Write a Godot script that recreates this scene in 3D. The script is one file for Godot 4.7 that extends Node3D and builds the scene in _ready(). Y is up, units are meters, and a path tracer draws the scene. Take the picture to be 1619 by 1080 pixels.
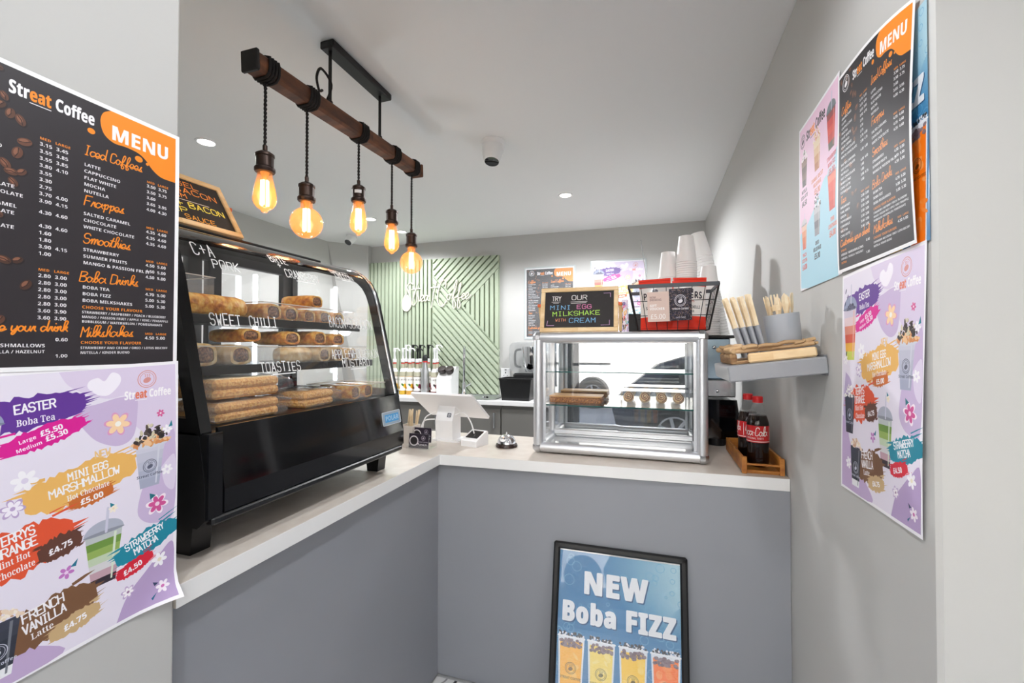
extends Node3D
# A small coffee shop: left pier with menus, L-shaped counter with a chilled cabinet, glass display box, pendant bar.

const HC := 0.8265      # height of the worktop
const CE := 2.198       # ceiling
const XR := 0.389       # right wall
const XL := -0.748      # left pier
const ZB := -3.681      # back wall
const EYE := Vector3(0, 1.218, 0)
const FPX := 700.0
const YAW := 17.633
const PITCH := 0.8185

var names := {}
var mats := {}
var rng := RandomNumberGenerator.new()

# ---------------------------------------------------------------- photo pixel -> point on a known plane
func ray(px: float, py: float) -> Vector3:
	var y := deg_to_rad(YAW)
	var p := deg_to_rad(PITCH)
	var fw := Vector3(-sin(y) * cos(p), sin(p), -cos(y) * cos(p))
	var r := Vector3(cos(y), 0, -sin(y))
	var u := r.cross(fw)
	return fw + r * (px - 809.5) / FPX + u * (540.0 - py) / FPX

func on_y(px: float, py: float, h: float) -> Vector3:
	var d := ray(px, py)
	return EYE + d * ((h - EYE.y) / d.y)

func on_x(px: float, py: float, x: float) -> Vector3:
	var d := ray(px, py)
	return EYE + d * (x / d.x)

func on_z(px: float, py: float, z: float) -> Vector3:
	var d := ray(px, py)
	return EYE + d * (z / d.z)

# ---------------------------------------------------------------- scene tree helpers
func numbered(n: String) -> String:
	var k: int = names.get(n, 0)
	names[n] = k + 1
	return n if k == 0 else "%s_%03d" % [n, k]

func tag(o: Node3D, label: String, category: String, group := "") -> void:
	o.set_meta("label", label)
	o.set_meta("category", category)
	if group:
		o.set_meta("group", group)

func thing(called: String, label: String, category: String, at := Vector3.ZERO, turn := 0.0, group := "") -> Node3D:
	var o := Node3D.new()
	o.name = numbered(called)
	add_child(o)
	o.position = at
	o.rotation.y = turn
	tag(o, label, category, group)
	return o

func part(parent: Node3D, called: String, b, m: Material, xf := Transform3D()) -> MeshInstance3D:
	var o := MeshInstance3D.new()
	o.name = called
	o.mesh = b.mesh() if b is B else b
	o.material_override = m
	o.transform = xf
	parent.add_child(o, true)
	return o

func solo(called: String, b, m: Material, label: String, category: String, at := Vector3.ZERO, group := "") -> MeshInstance3D:
	var o := MeshInstance3D.new()
	o.name = numbered(called)
	o.mesh = b.mesh() if b is B else b
	o.material_override = m
	add_child(o)
	o.position = at
	tag(o, label, category, group)
	return o

func struct(called: String, b, m: Material) -> MeshInstance3D:
	var o := MeshInstance3D.new()
	o.name = numbered(called)
	o.mesh = b.mesh() if b is B else b
	o.material_override = m
	add_child(o)
	o.set_meta("kind", "structure")
	return o

func copy(o: Node3D, at: Vector3, label := "") -> Node3D:
	var base := o.name.rstrip("0123456789").rstrip("_")
	var c: Node3D = o.duplicate()
	c.name = numbered(base)
	add_child(c)
	c.position = at
	if label:
		c.set_meta("label", label)
	return c

# ---------------------------------------------------------------- materials
func mat(called: String, c: Color, rough := 0.6, metal := 0.0, spec := 0.5) -> StandardMaterial3D:
	if mats.has(called):
		return mats[called]
	var m := StandardMaterial3D.new()
	m.resource_name = called
	m.albedo_color = c
	m.roughness = rough
	m.metallic = metal
	m.metallic_specular = spec
	mats[called] = m
	return m

func glass(called: String, c: Color, alpha := 0.05, rough := 0.0) -> StandardMaterial3D:
	var m := mat(called, Color(c.r, c.g, c.b, alpha), rough)
	m.transparency = BaseMaterial3D.TRANSPARENCY_ALPHA
	m.cull_mode = BaseMaterial3D.CULL_DISABLED
	return m

func noise_tex(freq: float, colors: Array, offs: Array, size := 256, octaves := 4, sd := 1, normal := false, bump := 4.0, kind := FastNoiseLite.TYPE_SIMPLEX_SMOOTH) -> NoiseTexture2D:
	var n := FastNoiseLite.new()
	n.noise_type = kind
	n.seed = sd
	n.frequency = freq
	n.fractal_octaves = octaves
	var t := NoiseTexture2D.new()
	t.width = size
	t.height = size
	t.seamless = true
	t.noise = n
	t.as_normal_map = normal
	t.bump_strength = bump
	if not normal and colors.size():
		var g := Gradient.new()
		g.offsets = PackedFloat32Array(offs)
		g.colors = PackedColorArray(colors)
		t.color_ramp = g
	return t

func tri_tex(m: StandardMaterial3D, t: Texture2D, sc: float, world := false) -> StandardMaterial3D:
	m.albedo_texture = t
	m.albedo_color = Color(1, 1, 1, m.albedo_color.a)
	m.uv1_triplanar = true
	m.uv1_world_triplanar = world
	m.uv1_scale = Vector3(sc, sc, sc)
	return m

func relief(m: StandardMaterial3D, t: Texture2D, cm: float) -> StandardMaterial3D:
	m.heightmap_enabled = true
	m.heightmap_texture = t
	m.heightmap_scale = cm
	return m

func print_mat(called: String, im: Image, rough := 0.45) -> StandardMaterial3D:
	var m := mat(called, Color.WHITE, rough)
	m.albedo_texture = ImageTexture.create_from_image(im)
	m.texture_repeat = false
	return m

# ---------------------------------------------------------------- mesh builder (faces given counter-clockwise from outside)
class B:
	var st := SurfaceTool.new()
	var sg := 1

	func _init() -> void:
		st.begin(Mesh.PRIMITIVE_TRIANGLES)
		st.set_smooth_group(-1)

	func mesh() -> ArrayMesh:
		st.generate_normals()
		st.index()
		return st.commit()

	func flat() -> void:
		st.set_smooth_group(-1)

	func smooth() -> void:
		sg += 1
		st.set_smooth_group(sg)

	func v(p: Vector3, uv := Vector2.ZERO) -> void:
		st.set_uv(uv)
		st.add_vertex(p)

	func tri(a: Vector3, b: Vector3, c: Vector3, ua := Vector2.ZERO, ub := Vector2.ZERO, uc := Vector2.ZERO) -> void:
		v(a, ua)
		v(c, uc)
		v(b, ub)

	func q(a: Vector3, b: Vector3, c: Vector3, d: Vector3, ua := Vector2.ZERO, ub := Vector2.ZERO, uc := Vector2.ZERO, ud := Vector2.ZERO) -> B:
		tri(a, b, c, ua, ub, uc)
		tri(a, c, d, ua, uc, ud)
		return self

	func qo(a: Vector3, b: Vector3, c: Vector3, d: Vector3, out: Vector3) -> void:
		if (c - a).cross(d - b).dot(out) >= 0.0:
			q(a, b, c, d)
		else:
			q(d, c, b, a)

	func box(c: Vector3, s: Vector3, bv := 0.0, bs := Basis()) -> B:
		flat()
		var h := s * 0.5
		var k: float = minf(bv, minf(h.x, minf(h.y, h.z)) * 0.98)
		for ax in 3:
			var u := (ax + 1) % 3
			var w := (ax + 2) % 3
			for sgn: float in [-1.0, 1.0]:
				var pts := []
				for e: Vector2 in [Vector2(-1, -1), Vector2(1, -1), Vector2(1, 1), Vector2(-1, 1)]:
					var p := Vector3()
					p[ax] = sgn * h[ax]
					p[u] = e.x * (h[u] - k)
					p[w] = e.y * (h[w] - k)
					pts.append(c + bs * p)
				var n := Vector3()
				n[ax] = sgn
				qo(pts[0], pts[1], pts[2], pts[3], bs * n)
			if k > 0.0:
				for su: float in [-1.0, 1.0]:
					for sw: float in [-1.0, 1.0]:
						var e := []
						for z: float in [-1.0, 1.0]:
							for t in 2:
								var p := Vector3()
								p[ax] = z * (h[ax] - k)
								p[u] = su * (h[u] if t == 0 else h[u] - k)
								p[w] = sw * (h[w] - k if t == 0 else h[w])
								e.append(c + bs * p)
						var n := Vector3()
						n[u] = su
						n[w] = sw
						qo(e[0], e[1], e[3], e[2], bs * n)
		if k > 0.0:
			for sx: float in [-1.0, 1.0]:
				for sy: float in [-1.0, 1.0]:
					for sz: float in [-1.0, 1.0]:
						var o := Vector3(sx, sy, sz)
						var a := c + bs * (o * Vector3(h.x, h.y - k, h.z - k))
						var b2 := c + bs * (o * Vector3(h.x - k, h.y, h.z - k))
						var d := c + bs * (o * Vector3(h.x - k, h.y - k, h.z))
						if (b2 - a).cross(d - a).dot(bs * o) >= 0:
							tri(a, b2, d)
						else:
							tri(a, d, b2)
		return self

	func span(a: Vector3, b: Vector3, bv := 0.0) -> B:
		return box((a + b) * 0.5, (b - a).abs(), bv)

	# profile of (radius, height) from bottom to top, turned round y
	func lathe(prof: Array, seg := 24, xf := Transform3D(), squash := 1.0, u0 := 0.0, u1 := 1.0) -> B:
		var last := Vector2.ZERO
		smooth()
		for i in prof.size() - 1:
			var p0: Vector2 = prof[i]
			var p1: Vector2 = prof[i + 1]
			var dir := (p1 - p0).normalized()
			if i > 0 and dir.dot(last) < 0.8:
				smooth()
			last = dir
			for k in seg:
				var a0 := TAU * k / seg
				var a1 := TAU * (k + 1) / seg
				var v0 := float(i) / (prof.size() - 1)
				var v1 := float(i + 1) / (prof.size() - 1)
				var ua := lerpf(u1, u0, float(k) / seg)
				var ub := lerpf(u1, u0, float(k + 1) / seg)
				var a := xf * Vector3(p0.x * cos(a0), p0.y, p0.x * sin(a0) * squash)
				var b := xf * Vector3(p0.x * cos(a1), p0.y, p0.x * sin(a1) * squash)
				var c := xf * Vector3(p1.x * cos(a1), p1.y, p1.x * sin(a1) * squash)
				var d := xf * Vector3(p1.x * cos(a0), p1.y, p1.x * sin(a0) * squash)
				if p0.x > 1e-6:
					tri(a, c, b, Vector2(ua, 1 - v0), Vector2(ub, 1 - v1), Vector2(ub, 1 - v0))
				if p1.x > 1e-6:
					tri(a, d, c, Vector2(ua, 1 - v0), Vector2(ua, 1 - v1), Vector2(ub, 1 - v1))
		return self

	func tube(pts: Array, r, seg := 8, cap := true) -> B:
		smooth()
		var n := pts.size()
		var rings := []
		var t0: Vector3 = (pts[1] - pts[0]).normalized()
		var nrm := t0.cross(Vector3.UP if absf(t0.y) < 0.9 else Vector3.RIGHT).normalized()
		for i in n:
			var t: Vector3 = (pts[mini(i + 1, n - 1)] - pts[maxi(i - 1, 0)]).normalized()
			nrm = (nrm - t * nrm.dot(t)).normalized()
			var bn := t.cross(nrm)
			var rr: float = r[i] if r is Array else r
			var ring := []
			for k in seg:
				var a := TAU * k / seg
				ring.append(pts[i] + (nrm * cos(a) + bn * sin(a)) * rr)
			rings.append(ring)
		for i in n - 1:
			for k in seg:
				var k1 := (k + 1) % seg
				q(rings[i][k], rings[i][k1], rings[i + 1][k1], rings[i + 1][k])
		if cap:
			flat()
			for k in range(1, seg - 1):
				tri(rings[0][0], rings[0][k + 1], rings[0][k])
				tri(rings[n - 1][0], rings[n - 1][k], rings[n - 1][k + 1])
		return self

	# polygon in local xy pushed along local z from 0 to d
	func ext(poly: PackedVector2Array, d: float, xf := Transform3D(), round_side := false) -> B:
		var pl := poly
		if Geometry2D.is_polygon_clockwise(pl):
			pl.reverse()
		var idx := Geometry2D.triangulate_polygon(pl)
		flat()
		for i in range(0, idx.size(), 3):
			var a := pl[idx[i]]
			var b := pl[idx[i + 1]]
			var c := pl[idx[i + 2]]
			if (b - a).cross(c - a) < 0:
				var t := b
				b = c
				c = t
			tri(xf * Vector3(a.x, a.y, d), xf * Vector3(b.x, b.y, d), xf * Vector3(c.x, c.y, d), a, b, c)
			tri(xf * Vector3(a.x, a.y, 0), xf * Vector3(c.x, c.y, 0), xf * Vector3(b.x, b.y, 0), a, c, b)
		if round_side:
			smooth()
		for i in pl.size():
			var a := pl[i]
			var b := pl[(i + 1) % pl.size()]
			q(xf * Vector3(a.x, a.y, 0), xf * Vector3(b.x, b.y, 0), xf * Vector3(b.x, b.y, d), xf * Vector3(a.x, a.y, d))
		return self

	# frame between two loops of equal length
	func ring(outer: PackedVector2Array, inner: PackedVector2Array, d: float, xf := Transform3D()) -> B:
		flat()
		var n := outer.size()
		for i in n:
			var j := (i + 1) % n
			var o0 := outer[i]
			var o1 := outer[j]
			var i0 := inner[i]
			var i1 := inner[j]
			q(xf * Vector3(o0.x, o0.y, d), xf * Vector3(o1.x, o1.y, d), xf * Vector3(i1.x, i1.y, d), xf * Vector3(i0.x, i0.y, d))
			q(xf * Vector3(i0.x, i0.y, 0), xf * Vector3(i1.x, i1.y, 0), xf * Vector3(o1.x, o1.y, 0), xf * Vector3(o0.x, o0.y, 0))
			q(xf * Vector3(o0.x, o0.y, 0), xf * Vector3(o1.x, o1.y, 0), xf * Vector3(o1.x, o1.y, d), xf * Vector3(o0.x, o0.y, d))
			q(xf * Vector3(i1.x, i1.y, 0), xf * Vector3(i0.x, i0.y, 0), xf * Vector3(i0.x, i0.y, d), xf * Vector3(i1.x, i1.y, d))
		return self

	# f(u, v) with u to the right and v upwards as seen from the front
	func grid(nu: int, nv: int, f: Callable) -> B:
		smooth()
		for i in nu:
			for j in nv:
				var u0 := float(i) / nu
				var u1 := float(i + 1) / nu
				var v0 := float(j) / nv
				var v1 := float(j + 1) / nv
				q(f.call(u0, v0), f.call(u1, v0), f.call(u1, v1), f.call(u0, v1), Vector2(u0, 1 - v0), Vector2(u1, 1 - v0), Vector2(u1, 1 - v1), Vector2(u0, 1 - v1))
		return self

static func rounded(x0: float, y0: float, x1: float, y1: float, r: float, n := 5) -> PackedVector2Array:
	var p := PackedVector2Array()
	for c in [[x1 - r, y0 + r, -90.0], [x1 - r, y1 - r, 0.0], [x0 + r, y1 - r, 90.0], [x0 + r, y0 + r, 180.0]]:
		for i in n + 1:
			var a := deg_to_rad(c[2] + 90.0 * i / n)
			p.append(Vector2(c[0] + r * cos(a), c[1] + r * sin(a)))
	return p

static func inset(poly: PackedVector2Array, d: float) -> PackedVector2Array:
	var out := PackedVector2Array()
	var n := poly.size()
	var sgn := -1.0 if Geometry2D.is_polygon_clockwise(poly) else 1.0
	for i in n:
		var a := (poly[i] - poly[(i + n - 1) % n]).normalized()
		var b := (poly[(i + 1) % n] - poly[i]).normalized()
		var na := Vector2(-a.y, a.x) * sgn
		var nb := Vector2(-b.y, b.x) * sgn
		var m := (na + nb).normalized()
		out.append(poly[i] + m * d / maxf(0.35, m.dot(na)))
	return out

static func spline(pts: PackedVector2Array, sub := 5) -> PackedVector2Array:
	if pts.size() < 3:
		return pts
	var out := PackedVector2Array()
	for i in pts.size() - 1:
		for k in sub:
			out.append(pts[i].cubic_interpolate(pts[i + 1], pts[maxi(i - 1, 0)], pts[mini(i + 2, pts.size() - 1)], float(k) / sub))
	out.append(pts[pts.size() - 1])
	return out

static func curve3(pts: Array, sub := 6) -> Array:
	var out := []
	for i in pts.size() - 1:
		for k in sub:
			out.append(pts[i].cubic_interpolate(pts[i + 1], pts[maxi(i - 1, 0)], pts[mini(i + 2, pts.size() - 1)], float(k) / sub))
	out.append(pts[pts.size() - 1])
	return out

# ---------------------------------------------------------------- single-stroke handwriting: digit pairs x,y; baseline 2, x-height 5, capitals to 8; ~ marks a curve
const CAPS := {
	"A": "022842/1434", "B": "0208/~0838473605/~053544433202", "C": "~4738180703123243", "D": "0208/~082847432202", "E": "48080242/0535", "F": "480802/0535",
	"G": "~4738180703123243/434525", "H": "0208/4248/0545", "I": "1232/1838/2228", "J": "~4843321203", "K": "0208/480542", "L": "080242", "M": "0208254842", "N": "02084248",
	"O": "~28180703123243473828", "P": "0208/~083847463505", "Q": "~28180703123243473828/2442", "R": "0208/~083847463505/2542", "S": "~473818070615354443321203", "T": "0848/2822",
	"U": "~080312324348", "V": "082248", "W": "0812253248", "X": "0248/0842", "Y": "082548/2522", "Z": "08480242", "+": "2327/0545", "&": "~42171828270403122244", "/": "0248", "-": "0545", ".": "2222",
	"0": "~28180703123243473828", "5": "48080525/~25354443321202", "£": "~473827140202/0242/0535"}
const LOWER := {
	"a": ["~4425150403122244/~454352", 5], "b": ["~0225382918132233342514", 4], "c": ["~443525150403122243", 4], "d": ["~4425150403122244/~494352", 5], "e": ["~03233425150403122243", 4],
	"f": ["~02253829171120311343", 4], "g": ["~4425150403122244/~4541302011", 5], "h": ["~022538291812/~1225353342", 4], "i": ["~02151322/1717", 2], "k": ["~022538291812/~133534133342", 4],
	"l": ["~02253829181322", 2], "m": ["~041512/~12253532/~3245555362", 6], "n": ["~041512/~1225353342", 4], "o": ["~25150403122233342544", 4], "p": ["~041510/~142535332213", 4],
	"r": ["~021514252332", 3], "s": ["~022514232212/2232", 3], "t": ["~021528/~281322/0636", 3], "u": ["~0503122234/~353342", 4], "v": ["~05223545", 4], "w": ["~0512233245", 5],
	"x": ["0235/0532", 4], "y": ["~05031234/~353220101143", 4], "z": ["05350232", 4]}

# strokes of a line of handwriting, in units of the capital height, baseline at y = 0, y up; returns [strokes, width]
func scribe(text: String, gap := 1.6, shear := 0.0, jitter := 0.0) -> Array:
	var out := []
	var x := 0.0
	for ch in text:
		if ch == " ":
			x += 3.0
			continue
		var code: String
		var adv: float
		if LOWER.has(ch):
			code = LOWER[ch][0]
			adv = LOWER[ch][1]
		else:
			code = CAPS.get(ch, "0242")
			adv = 4.0 + gap
		var dy := rng.randf_range(-jitter, jitter)
		var sc := 1.0 + rng.randf_range(-jitter, jitter) * 0.3
		for s in code.split("/"):
			var curved: bool = s.begins_with("~")
			if curved:
				s = s.substr(1)
			var p := PackedVector2Array()
			for i in range(0, s.length() - 1, 2):
				var q := Vector2(s[i].to_float(), (s[i + 1].to_float() - 2.0) * sc + dy)
				p.append(Vector2(x + q.x + q.y * shear, q.y) / 6.0)
			out.append(spline(p) if curved else p)
		x += adv
	return [out, x / 6.0]

# ---------------------------------------------------------------- printed matter: a small painter, drawn at twice the size
class Cv:
	var im: Image
	var k: float
	var rid: Dictionary = {}
	var ts: TextServer
	var host: Node3D
	var glyphs := {}

	func _init(w: float, h: float, px_per_unit: float, bg: Color, owner_: Node3D) -> void:
		k = px_per_unit * 2.0
		im = Image.create(int(round(w * px_per_unit)) * 2, int(round(h * px_per_unit)) * 2, false, Image.FORMAT_RGB8)
		im.fill(bg)
		host = owner_
		ts = TextServerManager.get_primary_interface()

	func done() -> Image:
		im.shrink_x2()
		return im

	func fill(contours: Array, c: Color) -> void:
		var lo := 1e9
		var hi := -1e9
		for p: PackedVector2Array in contours:
			for v in p:
				lo = minf(lo, v.y)
				hi = maxf(hi, v.y)
		var y0 := maxi(0, int(floor(lo * k)))
		var y1 := mini(im.get_height() - 1, int(ceil(hi * k)))
		if y1 < y0:
			return
		var rows: Array[PackedFloat32Array] = []
		rows.resize(y1 - y0 + 1)
		for i in rows.size():
			rows[i] = PackedFloat32Array()
		for p: PackedVector2Array in contours:
			var n := p.size()
			for i in n:
				var a := p[i] * k
				var b := p[(i + 1) % n] * k
				if a.y > b.y:
					var t := a
					a = b
					b = t
				var f := maxi(y0, int(ceil(a.y - 0.5)))
				var l := mini(y1, int(ceil(b.y - 0.5)) - 1)
				if l < f:
					continue
				var sl := (b.x - a.x) / (b.y - a.y)
				for y in range(f, l + 1):
					rows[y - y0].append(a.x + (y + 0.5 - a.y) * sl)
		for i in rows.size():
			var r := rows[i]
			r.sort()
			for j in range(0, r.size() - 1, 2):
				var a := int(round(r[j]))
				var b := int(round(r[j + 1]))
				if b > a:
					im.fill_rect(Rect2i(a, y0 + i, b - a, 1), c)

	func poly(pts: Array, c: Color) -> void:
		fill([PackedVector2Array(pts)], c)

	func rect(x: float, y: float, w: float, h: float, c: Color) -> void:
		im.fill_rect(Rect2i(int(x * k), int(y * k), int(w * k), int(h * k)), c)

	func oval(x: float, y: float, rx: float, ry: float, c: Color, turn := 0.0, n := 28) -> void:
		var p := PackedVector2Array()
		for i in n:
			p.append(Vector2(x, y) + Vector2(cos(TAU * i / n) * rx, sin(TAU * i / n) * ry).rotated(turn))
		fill([p], c)

	func hoop(x: float, y: float, r: float, w: float, c: Color) -> void:
		var p := PackedVector2Array()
		var q := PackedVector2Array()
		for i in 32:
			p.append(Vector2(x, y) + Vector2.from_angle(TAU * i / 32) * r)
			q.append(Vector2(x, y) + Vector2.from_angle(TAU * i / 32) * (r - w))
		fill([p, q], c)

	func stroke(pts: PackedVector2Array, w: float, c: Color) -> void:
		for i in pts.size():
			oval(pts[i].x, pts[i].y, w * 0.5, w * 0.5, c, 0, 10)
			if i + 1 < pts.size():
				var d := (pts[i + 1] - pts[i]).normalized()
				var n := Vector2(-d.y, d.x) * w * 0.5
				fill([PackedVector2Array([pts[i] + n, pts[i + 1] + n, pts[i + 1] - n, pts[i] - n])], c)

	func font(bold: bool, serif := false) -> RID:
		var key := [bold, serif]
		if not rid.has(key):
			var f := SystemFont.new()
			f.font_names = PackedStringArray(["Droid Serif" if serif else "Droid Sans"])
			f.font_weight = 700 if bold else 400
			rid[key] = [f, f.get_rids()[0]]
		return rid[key][1]

	func outline(ch: int, bold: bool, serif: bool) -> Array:
		var key := [ch, bold, serif]
		if not glyphs.has(key):
			var r := font(bold, serif)
			var g := ts.font_get_glyph_index(r, 64, ch, 0)
			var d := ts.font_get_glyph_contours(r, 64, g)
			var cs := []
			var at := 0
			for e: int in d.get("contours", []):
				var p := PackedVector2Array()
				for i in range(at, e + 1):
					p.append(Vector2(d.points[i].x, d.points[i].y) / 64.0)
				cs.append(p)
				at = e + 1
			glyphs[key] = [cs, ts.font_get_glyph_advance(r, 64, g).x / 64.0]
		return glyphs[key]

	# one line; size is the font size, align -1 left, 0 centre, 1 right
	func text(s: String, x: float, y: float, size: float, c: Color, o := {}) -> float:
		var wide: float = o.get("wide", 1.0)
		var bold: bool = o.get("bold", true)
		var track: float = o.get("track", 0.0)
		var shear: float = o.get("shear", 0.0)
		var turn: float = o.get("turn", 0.0)
		var fat: float = o.get("fat", 0.0)
		var total := 0.0
		for ch in s:
			total += outline(ch.unicode_at(0), bold, o.get("serif", false))[1] * wide + track
		if o.has("fit"):
			wide *= o.fit / (total * size)
			total = o.fit / size
		var at: float = -total * (o.get("align", -1) + 1) * 0.5
		for ch in s:
			var g := outline(ch.unicode_at(0), bold, o.get("serif", false))
			var cs := []
			for p: PackedVector2Array in g[0]:
				var q := PackedVector2Array()
				for v in p:
					q.append(Vector2(x, y) + (Vector2(at + v.x * wide - v.y * shear, v.y) * size).rotated(turn))
				cs.append(q)
				if fat > 0:
					q = q.duplicate()
					q.append(q[0])
					stroke(q, fat * size, c)
			if cs.size():
				fill(cs, c)
			at += g[1] * wide + track
		return total * size

	func hand(s: String, x: float, y: float, size: float, w: float, c: Color, o := {}) -> void:
		var made: Array = host.scribe(s, o.get("gap", 1.6), o.get("shear", 0.0), o.get("jitter", 0.0))
		var wide: float = o.fit / (made[1] * size) if o.has("fit") else o.get("wide", 1.0)
		var off: float = -made[1] * wide * (o.get("align", -1) + 1) * 0.5
		for st: PackedVector2Array in made[0]:
			var p := PackedVector2Array()
			for v in st:
				p.append(Vector2(x, y) + (Vector2(off + v.x * wide, -v.y) * size).rotated(o.get("turn", 0.0)))
			stroke(p, w, c)

	# a ragged brush mark
	func splat(x: float, y: float, w: float, h: float, turn: float, c: Color, sd: int) -> void:
		var r := RandomNumberGenerator.new()
		r.seed = sd
		var top := PackedVector2Array()
		var bot := PackedVector2Array()
		var n := 26
		for i in n + 1:
			var u := float(i) / n * 2 - 1
			var e := sqrt(maxf(0.05, 1 - u * u * 0.85))
			top.append(Vector2(u * w * 0.5, -h * 0.5 * e * r.randf_range(0.78, 1.08)))
			bot.append(Vector2(u * w * 0.5, h * 0.5 * e * r.randf_range(0.78, 1.08)))
		bot.reverse()
		top.append_array(bot)
		for i in top.size():
			top[i] = Vector2(x, y) + top[i].rotated(turn)
		fill([top], c)
		for i in 16:
			var side := 1.0 if i % 3 else -1.0
			var yy := r.randf_range(-0.46, 0.46) * h
			var xx := side * w * r.randf_range(0.36, 0.52)
			var l := w * r.randf_range(0.06, 0.2) * side
			var t := h * r.randf_range(0.012, 0.045)
			var p := PackedVector2Array([Vector2(xx - l, yy - t), Vector2(xx, yy - t), Vector2(xx + l, yy + t * 0.3), Vector2(xx, yy + t), Vector2(xx - l, yy + t)])
			for j in 5:
				p[j] = Vector2(x, y) + p[j].rotated(turn - 0.12 * side)
			fill([p], c)

	func flower(x: float, y: float, r: float, petal: Color, heart: Color, n := 6, turn := 0.2) -> void:
		for i in n:
			var a := TAU * i / n + turn
			oval(x + cos(a) * r * 0.6, y + sin(a) * r * 0.6, r * 0.42, r * 0.27, petal, a, 16)
		oval(x, y, r * 0.26, r * 0.26, heart, 0, 16)

# ================================================================ printed matter
const ORANGE := Color8(245, 140, 28)

func logo(c: Cv, x: float, y: float, r: float, ink: Color) -> void:
	c.hoop(x, y, r, r * 0.09, ink)
	c.hoop(x, y, r * 0.78, r * 0.06, ink)
	c.oval(x, y + r * 0.12, r * 0.42, r * 0.3, ink, -0.4)
	for i in 3:
		c.stroke(PackedVector2Array([Vector2(x - r * 0.22 + i * r * 0.22, y - r * 0.25), Vector2(x - r * 0.14 + i * r * 0.22, y - r * 0.4), Vector2(x - r * 0.24 + i * r * 0.22, y - r * 0.55)]), r * 0.07, ink)

func title(c: Cv, x: float, y: float, size: float, white: Color, hot: Color) -> void:
	var o := {"wide": 0.62, "fat": 0.035}
	var a := c.text("Str", x, y, size, white, o)
	var b := c.text("eat", x + a, y, size, hot, o)
	c.rect(x + a, y + size * 0.14, b, size * 0.05, white)
	c.text(" Coffee", x + a + b, y, size, white, o)

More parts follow.
